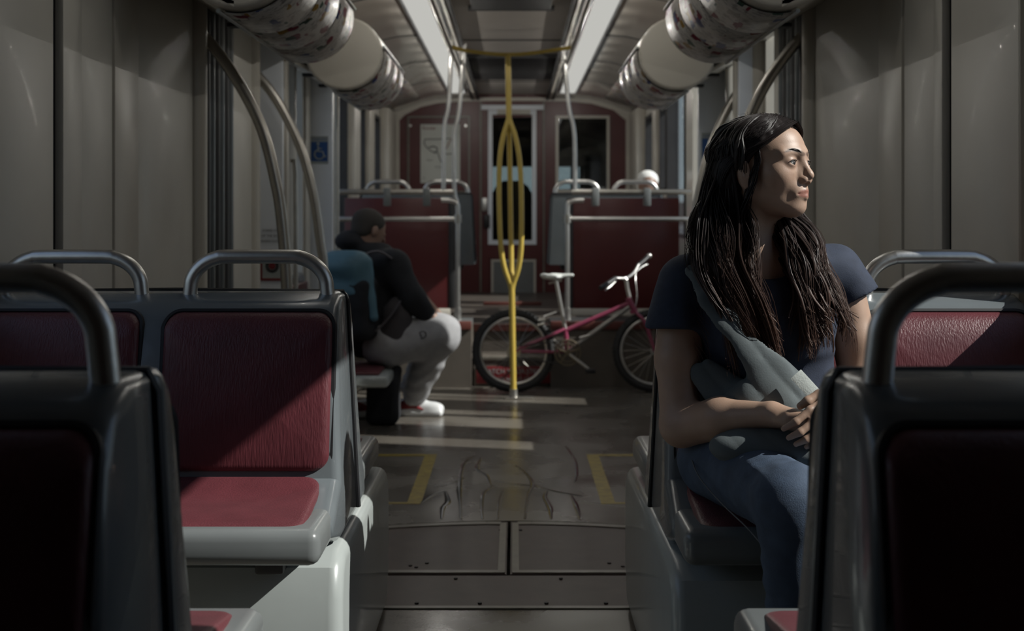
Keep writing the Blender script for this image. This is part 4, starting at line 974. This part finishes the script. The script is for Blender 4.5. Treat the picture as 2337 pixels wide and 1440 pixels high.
# fine strands over the crown, sideburn and flyaways
for i in range(320):
    a1=U(25,75) if i%3 else -U(15,60)
    s0=H.wld(scalp(U(-10,10),U(66,86),1.015)); m_=scalp(a1,U(52,66),1.02); e_=scalp(max(60,a1+30) if a1>0 else a1-30,U(18,40),1.03)
    lock([s0,H.wld(m_),H.wld(e_),H.wld(scalp((100 if a1>0 else -110)+U(-5,12),U(-10,14),1.045))],U(.0008,.0018),.0015,n=4)
for i in range(240):
    j=lambda s:U(-s,s); b=U(0,1)**1.3*.022; b2=b*2.4
    pts=[(.080-b2,.002+j(.002),.086+b2*.45+j(.002)),(.068-b2,.042,.068+b2*.3+j(.003)),(.040-b2*.8,.072,.042+j(.005)),(.004-b,.085,.024+j(.005)),(-.036-b,.092,.004+j(.008)),(-.058-b*.5,.088,-.06)]
    if i%3==0: pts=[(p[0],-p[1],p[2]) for p in pts]
    e_=[(.43+j(.03),2.80+j(.02),1.08),(.45+j(.035),2.77,.99)] if i%3 else []
    lock([H.wld(p) for p in pts]+e_,U(.0008,.0016),.003,n=4)
for i in range(26):
    p=np.array([U(.015,.030),.071,U(.0,.02)]); lock([H.wld((.02,.072,.045)),H.wld(p),H.wld((U(-.002,.02),.074,-.035)),(.475+U(-.01,.01),2.78,1.09),(.485+U(-.02,.02),2.755,1.0),(.49+U(-.03,.03),2.745,.92)],U(.0009,.002),.004,n=4)
for i in range(30):
    s0=H.wld(scalp(U(-30,150),U(50,85),1.0)); d=Vector((U(-.03,.02),U(-.01,.02),U(.0,.02))); lock([s0,Vector(s0)+d*.4,Vector(s0)+d+Vector((0,0,-.01))],.0005,.001,n=3)
for i in range(22):
    z=U(.9,1.08); x=.37+U(-.005,.01); lock([(x+.03,2.84,z+.08),(x+U(-.012,.0),2.82,z),(x+U(-.012,.02),2.80,z-.07),(x+.03,2.77,z-.13)],.0009,.006,n=3)
hl=hm.ob('hair_locks',hairm,wm,clean=False); tag(hl,kind='stuff')
# ---------------- bicycle ----------------
def bk(x,y,dy=0.0): return px(x,y,8.36)+Vector((0,dy,0))
T=empty('bicycle',(bk(1250,0).x,8.36,0),'small pink bicycle with white saddle parked across the aisle behind the yellow pole','bicycle')
o=T.location.copy()
rc=bk(1172,793); rc.z=.262; fc=bk(1493,793); fc.z=.262
pink=mat('pink_frame_paint',(.26,.045,.095),.3,var=.08,coat=.4); silver=mat('silver_paint',(.34,.33,.31),.3,metal=.6); tyre=mat('black_tyre',(.022,.022,.023),.7,var=.2,vscale=40)
def tb(pts,r,name,m,par=T,n=10,sub=0,cl=False):
    base=par.location if par is T else Vector((0,0,0))
    q=MB(); q.tube([Vector(p)-(o if par is T else par['_o']) for p in pts] if par is T else pts,r,n,closed=cl,sub=sub); return q.ob(name,m,par)
def wheel(c,knob):
    w_=bpy.data.objects.new('wheel',None); q=MB(); RR=.236
    ring=lambda r,y=0,N=48:[(r*math.cos(2*math.pi*i/N),y,r*math.sin(2*math.pi*i/N)) for i in range(N)]
    q.tube(ring(RR),.0215,12,closed=True)
    for i in range(60):
        a=2*math.pi*i/60
        for y in (-.010,.010):
            a2=a+(.05 if y>0 else 0); cx,cz=math.cos(a2),math.sin(a2); r0=RR+.0185
            p=Vector((cx*r0,y,cz*r0)); t=Vector((-cz,0,cx))*.006; d=Vector((cx,0,cz))*.0065; h=Vector((0,.006,0)); vs=[p+sx*t+sy*h+sz*d for sx in (-1,1) for sy in (-1,1) for sz in (-.4,1)]
            q.add(vs,[(0,1,3,2),(4,6,7,5),(0,4,5,1),(2,3,7,6),(0,2,6,4),(1,5,7,3)])
    ty=q.ob('tyre',tyre,T); ty.location=c-o
    r_=MB(); r_.tube(ring(.208),.0095,8,closed=True,flat=1); rm=r_.ob('rim',M['steel'],T); rm.location=c-o
    s=MB()
    for i in range(24):
        a=2*math.pi*i/24; y=.02*(1 if i%2 else -1); off=.5*(1 if (i//2)%2 else -1)
        s.tube([(.02*math.cos(a+off),y,.02*math.sin(a+off)),(.202*math.cos(a),0,.202*math.sin(a))],.0011,4,caps=False)
    sk=s.ob('spokes',M['steeld'],T); sk.location=c-o; sk['kind']='stuff'
    h=MB(); h.tube([(0,-.045,0),(0,.045,0)],.013,12); h.tube([(0,-.022,0),(0,-.018,0)],.024,14); h.tube([(0,.018,0),(0,.022,0)],.024,14); hb=h.ob('hub',M['steel'],T); hb.location=c-o
wheel(rc,1); wheel(fc,1)
bb_=bk(1295,803); bb_.z=bk(0,803).z+.0
seatc=bk(1277,690); head0=bk(1436,684); head1=bk(1452,712); st_top=bk(1290,752)
tb([bb_,st_top],.0165,'seat_tube',pink)
tb([bk(1441,690),bk(1290,755)],.015,'top_tube',pink); tb([bk(1436,700),bb_],.016,'down_tube',silver)
tb([bk(1433,680),bk(1450,712)],.019,'head_tube',pink)
for dy in (-.045,.045):
    tb([bk(1289,750,dy*.25),bk(1262,762,dy*.8),rc+Vector((0,dy,0))],.0085,'seat_stay',pink,sub=3); tb([bb_+Vector((-.02,dy*.4,0)),rc+Vector((0,dy,0))],.0085,'chain_stay',pink)
    tb([bk(1450,712,dy*.6),bk(1468,730,dy),bk(1478,752,dy),fc+Vector((0,dy,0))],.0105,'fork_blade',pink,sub=4)
tb([bk(1442,712,-.04),bk(1442,712,.04),],.012,'fork_crown',pink)
tb([bk(1268,636),bk(1290,752)],.0125,'seat_post',M['steel'])
tb([bk(1252,647),bk(1282,640)],.007,'saddle_rail',M['steeld'])
sd=organic('saddle',[ell((bk(1258,632).x,8.36,bk(0,632).z),(.060,.062,.018),k=.02),cap((bk(1262,631).x,8.36,bk(0,631).z),(bk(1306,628).x,8.36,bk(0,628).z),.018,.011,k=.02),ell((bk(1240,628).x,8.36,bk(0,628).z),(.02,.058,.010),k=.02)],([(bk(1225,0).x,bk(1315,0).x,.005)],[(8.28,8.44,.005)],[(bk(0,650).z,bk(0,615).z,.004)]),mat('white_saddle',(.6,.62,.6),.35),T)[0]
tb([bk(1429,640),bk(1432,660),bk(1438,684)],.0125,'stem',M['steel'],sub=3)
tb([bk(1429,640),bk(1424,634,.0)],.015,'stem_clamp',M['steel'])
tb([bk(1404,634,-.05),bk(1428,635,0),bk(1448,625,.08),bk(1462,606,.15)],.0095,'handlebar',M['steel'],sub=4)
tb([bk(1366,655,-.16),bk(1384,645,-.11),bk(1404,634,-.05)],.015,'handlebar_grip',M['black'],sub=3); tb([bk(1460,609,.15),bk(1476,598,.20),bk(1488,588,.24)],.015,'handlebar_grip',M['black'],sub=3)
tb([bk(1454,622,.1),bk(1470,612,.16),bk(1484,606,.2)],.006,'brake_lever',M['steel'],sub=3); tb([bk(1404,640,-.05),bk(1390,652,-.1),bk(1378,660,-.13)],.006,'brake_lever',M['steel'],sub=3)
tb([bk(1455,620,.1),bk(1452,640,.05),bk(1455,680,.03),bk(1446,712,0)],.003,'brake_cable',M['steel'],n=6,sub=4)
MB().ell(tuple(bk(1490,587,.24)-o),(.018,.014,.018)).ob('bell',M['steel'],T)
cr=MB(); N=40; c0=bb_-o+Vector((0,-.05,0))
cr.tube([(c0.x+.078*math.cos(2*math.pi*i/N),c0.y,c0.z+.078*math.sin(2*math.pi*i/N)) for i in range(N)],.006,6,closed=True)
cr.tube([(c0.x+.056*math.cos(2*math.pi*i/N),c0.y,c0.z+.056*math.sin(2*math.pi*i/N)) for i in range(N)],.005,6,closed=True)
for k in range(5): a=k*1.2566+.3; cr.tube([tuple(c0),(c0.x+.072*math.cos(a),c0.y,c0.z+.072*math.sin(a))],.007,6)
cr.tube([tuple(c0-Vector((0,.01,0))),tuple(c0+Vector((0,.09,0)))],.016,12); cr.ob('chainring',mat('tarnished_chainring',(.25,.21,.15),.4,metal=.8),T)
e=bk(1345,842)-o; tb_=MB(); tb_.tube([tuple(c0),(e.x,c0.y-.015,e.z)],.0095,8); tb_.ob('crank_arm',M['steeld'],T); MB().box(e.x-.03,e.x+.03,c0.y-.10,c0.y-.015,e.z-.012,e.z+.012,.005).ob('pedal',M['black'],T)
e2=2*c0-Vector((e.x,c0.y,e.z)); tb_=MB(); tb_.tube([(c0.x,c0.y+.10,c0.z),(e2.x,c0.y+.115,e2.z)],.0095,8); tb_.ob('crank_arm',M['steeld'],T); MB().box(e2.x-.03,e2.x+.03,c0.y+.115,c0.y+.2,e2.z-.012,e2.z+.012,.005).ob('pedal',M['black'],T)
cc=MB(); r0=rc-o+Vector((0,-.05,0))
cc.tube([(r0.x,r0.y,r0.z+.032),(c0.x,c0.y,c0.z+.078)],.004,6); cc.tube([(r0.x,r0.y,r0.z-.032),(c0.x,c0.y,c0.z-.078)],.004,6); cc.ob('chain',M['darkgrey'],T)
cs=MB()
for k,rr in enumerate((.045,.038,.031)): cs.tube([(r0.x,r0.y+.004*k,r0.z),(r0.x,r0.y+.004*k+.0025,r0.z)],rr,20)
cs.ob('sprockets',M['steel'],T)
bp_=MB(); bp_.tube([bk(1228,730,-.03)-o,bk(1245,728,-.03)-o],.011,8); bp_.tube([bk(1226,741,-.03)-o,bk(1243,737,-.03)-o],.009,8); bp_.tube([bk(1240,722,-.02)-o,bk(1270,712,0)-o],.006,8); bp_.ob('rear_brake',M['steel'],T)
rl=MB(); rl.tube([bk(1322,770,-.02)-o,bk(1345,764,-.02)-o],.006,8); rl.ob('bottle_boss',M['steel'],T)
# ---------------- side seat, the man, his pack and bag ----------------
t=empty('side_seat',(-.93,7.05,0),'sideways folding seat with red pad and white edge under the hooded man','seat')
MB().box(-.27,.29,-.30,.30,.235,.295,.02,3).ob('seat_pan',M['white'],t); MB().box(-.25,.24,-.27,.27,.290,.312,.01,3).ob('seat_pad',M['vinyl'],t)
MB().box(-.29,-.22,-.29,.29,.33,.80,.03,3).ob('backrest',M['shell'],t); MB().box(-.225,-.20,-.25,.25,.38,.75,.01,3).ob('back_pad',M['vinyl'],t)
for y in (-.2,.2): MB().tube([(-.28,y,.10),(-.05,y,.13),(.14,y,.235)],.02,10,sub=3).ob('support_arm',M['steel'],t)
hood=mat('black_hoodie',(.013,.014,.018),.9,var=.15,vscale=30,bump=.3,bscale=200); gsw=mat('grey_sweatpants',(.34,.34,.355),.9,var=.08,vscale=30,bump=.3,bscale=200)
vest=mat('dark_grey_fleece',(.055,.05,.055),.9,var=.1,bump=.3,bscale=200); mskin=mat('man_skin',(.25,.15,.11),.5); mhair=mat('cropped_hair',(.04,.034,.03),.8,bump=.5,bscale=300)
mn=empty('man',(-.70,7.2,.31),'man in black hoodie and grey sweatpants sitting hunched with his back to the camera','person')
Hh=Fr((-.795,7.30,1.035),(.80,.60,-.35),(.6,-.8,0),(0,0,1)); uu=np.array([.76,.56,-.33]);uu/=np.linalg.norm(uu);rr=np.array([.59,-.80,0]);rr/=np.linalg.norm(rr);ww=np.cross(uu,-rr);ww=ww if ww[2]>0 else -ww
Hh=Fr((-.795,7.30,1.025),uu,rr,ww)
hp=[ell((-.01,0,.03),(.095,.075,.078),fr=Hh),ell((.03,0,-.03),(.055,.058,.075),k=.03,fr=Hh),cap((.085,0,.01),(.105,0,-.025),.010,.011,k=.01,fr=Hh),cap((.06,0,-.09),(.075,0,-.08),.018,.016,k=.02,fr=Hh),cap((.084,-.015,-.06),(.084,.015,-.06),.008,k=.008,fr=Hh)]
for s in (-1,1): hp+=[ell((-.008,s*.077,-.005),(.018,.009,.03),k=.006,fr=Hh),ell((.092,s*.03,.005),(.014,.014,.010),k=.008,op='s',fr=Hh),ell((.076,s*.031,.003),(.013,.013,.012),k=.003,fr=Hh)]
hp+=[cap(Hh.wld((-.03,0,-.05)),(-.79,7.30,.86),.055,.06,k=.03),ell((-.74,7.3,.70),(.12,.12,.16),k=.04)]
# arms and hands: near arm reaches to the knee
hp+=[cap((-.515,7.10,.62),(-.41,7.10,.545),.043,.030,k=.02),ell((-.385,7.10,.525),(.042,.030,.018),k=.02)]
for i in range(4): 
    y=7.078+.017*i; hp+=chain([(-.36,y,.525),(-.335,y,.512),(-.322,y,.492)],[.0095,.009,.0075],k=.004,k0=.01)
hp+=chain([(-.385,7.07,.52),(-.36,7.055,.51),(-.342,7.055,.498)],[.012,.010,.008],k=.005,k0=.012)
hp+=[cap((-.56,7.55,.66),(-.44,7.50,.55),.045,.032,k=.02),ell((-.415,7.49,.535),(.04,.03,.018),k=.02)]
for i in range(4): 
    y=7.465+.017*i; hp+=chain([(-.39,y,.535),(-.365,y,.522),(-.352,y,.502)],[.0095,.009,.0075],k=.004,k0=.01)
organic('skin_body',hp,([(-1.0,-.30,.0065)],[(6.98,7.66,.007)],[(.46,1.14,.0065)]),mskin,mn)
organic('cropped_hair',[ell((-.018,0,.036),(.098,.080,.082),fr=Hh),ell((-.05,0,-.01),(.05,.070,.06),k=.02,fr=Hh),ell((.10,0,-.02),(.085,.1,.09),k=.01,op='s',fr=Hh),ell((-.01,.09,-.01),(.03,.025,.035),k=.008,op='s',fr=Hh),ell((-.01,-.09,-.01),(.03,.025,.035),k=.008,op='s',fr=Hh)],([(-.95,-.62,.006)],[(7.12,7.46,.006)],[(.90,1.16,.006)]),mhair,mn)
ho=[cap((-.76,7.22,.46),(-.735,7.27,.78),.15,.16,k=.06),ell((-.80,7.30,.92),(.115,.12,.060),k=.05),ell((-.66,7.17,.84),(.095,.09,.085),k=.05),ell((-.74,7.45,.84),(.095,.09,.085),k=.05),
    cap((-.645,7.14,.84),(-.545,7.09,.66),.080,.070,k=.05),cap((-.545,7.09,.66),(-.47,7.10,.585),.068,.050,k=.03),cap((-.72,7.5,.82),(-.59,7.58,.66),.078,.065,k=.05),cap((-.59,7.58,.66),(-.50,7.53,.59),.064,.048,k=.03),
    ell((-.90,7.25,.97),(.075,.10,.055),k=.05),cap(Hh.wld((.0,0,-.04)),Hh.wld((.06,0,-.02)),.072,.075,k=.01,op='s'),ell(tuple(Hh.wld((.01,0,.03))),(.090,.090,.095),k=.01,op='s')]
organic('hoodie',ho,([(-1.05,-.38,.009)],[(6.95,7.68,.010)],[(.34,1.06,.009)]),hood,mn,disp=lambda P:wave(P,32,.006,.4),it=2)
organic('fleece_side',[ell((-.625,7.085,.53),(.085,.07,.15),k=.03),ell((-.66,7.09,.43),(.10,.075,.09),k=.04)],([(-.78,-.5,.01)],[(6.98,7.2,.01)],[(.32,.72,.01)]),vest,mn,disp=lambda P:wave(P,45,.004,.9))
pt=[ell((-.70,7.22,.42),(.17,.17,.115),k=.05),cap((-.66,7.12,.425),(-.40,7.14,.475),.118,.108,k=.05),cap((-.40,7.14,.475),(-.55,7.37,.12),.098,.068,k=.05),ell((-.40,7.13,.47),(.075,.08,.085),k=.04),
    cap((-.68,7.42,.42),(-.45,7.56,.46),.11,.095,k=.05),cap((-.45,7.56,.46),(-.60,7.64,.12),.085,.06,k=.04)]
organic('sweatpants',pt,([(-.90,-.26,.010)],[(6.98,7.78,.011)],[(.06,.62,.010)]),gsw,mn,disp=lambda P:wave(P,38,.006,1.1)+.004*np.sin(P[...,2]*95+4*np.sin(P[...,0]*20))*np.clip((.38-P[...,2])/.1,0,1),it=1)
txt('D',.055,(-.475-mn.location.x,7.015-mn.location.y,.465-mn.location.z),M['print'],mn,'trouser_logo',rot=(math.pi/2,math.radians(-20),0),ext=.001)
shoe_w=mat('white_sneaker',(.62,.63,.64),.4); 
def sneaker(x,y,rz,col2):
    fr=Fr((x,y,0),(math.cos(rz),math.sin(rz),0),(-math.sin(rz),math.cos(rz),0),(0,0,1))
    s_,_=organic('sneaker',[rb_((0,0,.018),(.130,.045,.018),.016,fr=fr),ell((.06,0,.045),(.075,.043,.034),k=.02,fr=fr),ell((-.04,0,.06),(.080,.042,.048),k=.03,fr=fr),ell((-.055,0,.115),(.048,.030,.035),k=.006,op='s',fr=fr)],([(x-.16,x+.16,.005)],[(y-.16,y+.16,.005)],[(-.004,.13,.005)]),shoe_w,mn)
    q=MB()
    for sd_ in (-1,1): q.add([Vector(fr.wld((a,sd_*(.0455),b)))-mn.location for a,b in ((-.10,.04),(-.03,.045),(.03,.04),(-.01,.068),(-.07,.095),(-.105,.08))],[(0,1,2,3,4,5)])
    so_=q.ob('side_flash',M['redp'],s_); so_.matrix_parent_inverse=Matrix.Identity(4); mo=so_.modifiers.new('s','SOLIDIFY'); mo.thickness=.006; mo.offset=0
    so_.parent=mn; so_.location=(0,0,0)
sneaker(-.525,7.40,-.12,0); sneaker(-.79,7.33,.1,0)
bpk=empty('backpack',(-.90,7.05,.74),'bright blue and black backpack on the back of the man in the black hoodie','backpack')
bf=mat('blue_nylon',(.07,.155,.21),.55,var=.1,bump=.2,bscale=60)
Fb=Fr((-.885,7.03,.72),(.93,-.34,.0),(.34,.93,0),(0,0,1))
organic('blue_panel',[rb_((0.0,0,.07),(.125,.075,.125),.05,fr=Fb),ell((-.0,-.03,.13),(.13,.08,.07),k=.04,fr=Fb),cap((.12,-.01,.14),(.165,-.02,-.14),.030,.022,k=.03,fr=Fb)],([(-1.10,-.66,.008)],[(6.86,7.2,.009)],[(.5,1.0,.008)]),bf,bpk,disp=lambda P:wave(P,40,.006,.2))
organic('black_lower',[rb_((.02,.005,-.10),(.135,.080,.17),.05,fr=Fb)],([(-1.10,-.66,.009)],[(6.86,7.2,.009)],[(.40,.86,.009)]),hood,bpk,disp=lambda P:wave(P,40,.005,1.2))
q=MB(); q.tube([Vector(p)-bpk.location for p in ((-.80,7.02,.90),(-.72,7.03,.92),(-.65,7.05,.88))],.014,8,sub=3,flat=.4); q.tube([Vector(p)-bpk.location for p in ((-.73,6.99,.50),(-.66,7.0,.57),(-.60,7.01,.66))],.013,8,sub=3,flat=.4); q.ob('strap',mat('grey_webbing',(.11,.10,.11),.8),bpk)
bg_=empty('black_bag',(-.70,7.12,0),'black soft bag standing on the floor under the sideways seat by the man\'s feet','bag')
Fg=Fr((-.70,7.12,.13),(1,0,0),(0,1,0),(0,0,1))
organic('bag_body',[rb_((0,0,0),(.085,.10,.13),.04,fr=Fg),cap((.03,-.02,.08),(.075,-.02,.155),.05,.03,k=.04,fr=Fg)],([(-.82,-.56,.009)],[(7.0,7.25,.009)],[(-.003,.34,.009)]),hood,bg_,disp=lambda P:wave(P,45,.004,.6))
q=MB(); q.tube([(-.03,0,.25),(.0,0,.285),(.06,0,.285),(.08,0,.25)],.008,8,sub=4); q.ob('bag_handle',M['black'],bg_)
# ---------------- rear passenger, only the white cap shows ----------------
pa=empty('rear_passenger',(.98,10.10,.85),'passenger in a bright white cap sitting far right behind the partition','person')
q0=px(1479,412,10.12); cx_,cz_=q0.x,q0.z
organic('skin_body',[ell((cx_,10.13,cz_-.045),(.072,.088,.105)),cap((cx_,10.11,cz_-.1),(cx_,10.09,cz_-.24),.05,.06,k=.03),ell((cx_,10.23,cz_-.06),(.016,.012,.018),k=.01)],([(cx_-.12,cx_+.12,.008)],[(9.98,10.28,.008)],[(cz_-.32,cz_+.08,.008)]),mskin,pa)
capo,_=organic('white_cap',[ell((cx_,10.16,cz_+.005),(.082,.098,.075)),ell((cx_,10.26,cz_-.012),(.068,.075,.012),k=.01),ell((cx_,10.13,cz_-.10),(.1,.12,.075),k=.004,op='s')],([(cx_-.11,cx_+.11,.007)],[(10.03,10.36,.007)],[(cz_-.09,cz_+.1,.007)]),mat('white_cap_cloth',(.7,.7,.68),.8),pa)
organic('pink_top',[ell((cx_-.02,10.08,cz_-.40),(.17,.09,.17)),ell((cx_-.02,10.09,cz_-.26),(.17,.08,.08),k=.05),cap((cx_+.13,10.1,cz_-.28),(cx_+.10,10.24,cz_-.46),.05,.045,k=.03),cap((cx_-.18,10.1,cz_-.28),(cx_-.15,10.24,cz_-.46),.05,.045,k=.03)],([(cx_-.26,min(cx_+.2,1.18),.012)],[(9.96,10.34,.012)],[(cz_-.60,cz_-.14,.012)]),mat('pink_cotton',(.35,.12,.14),.85),pa)
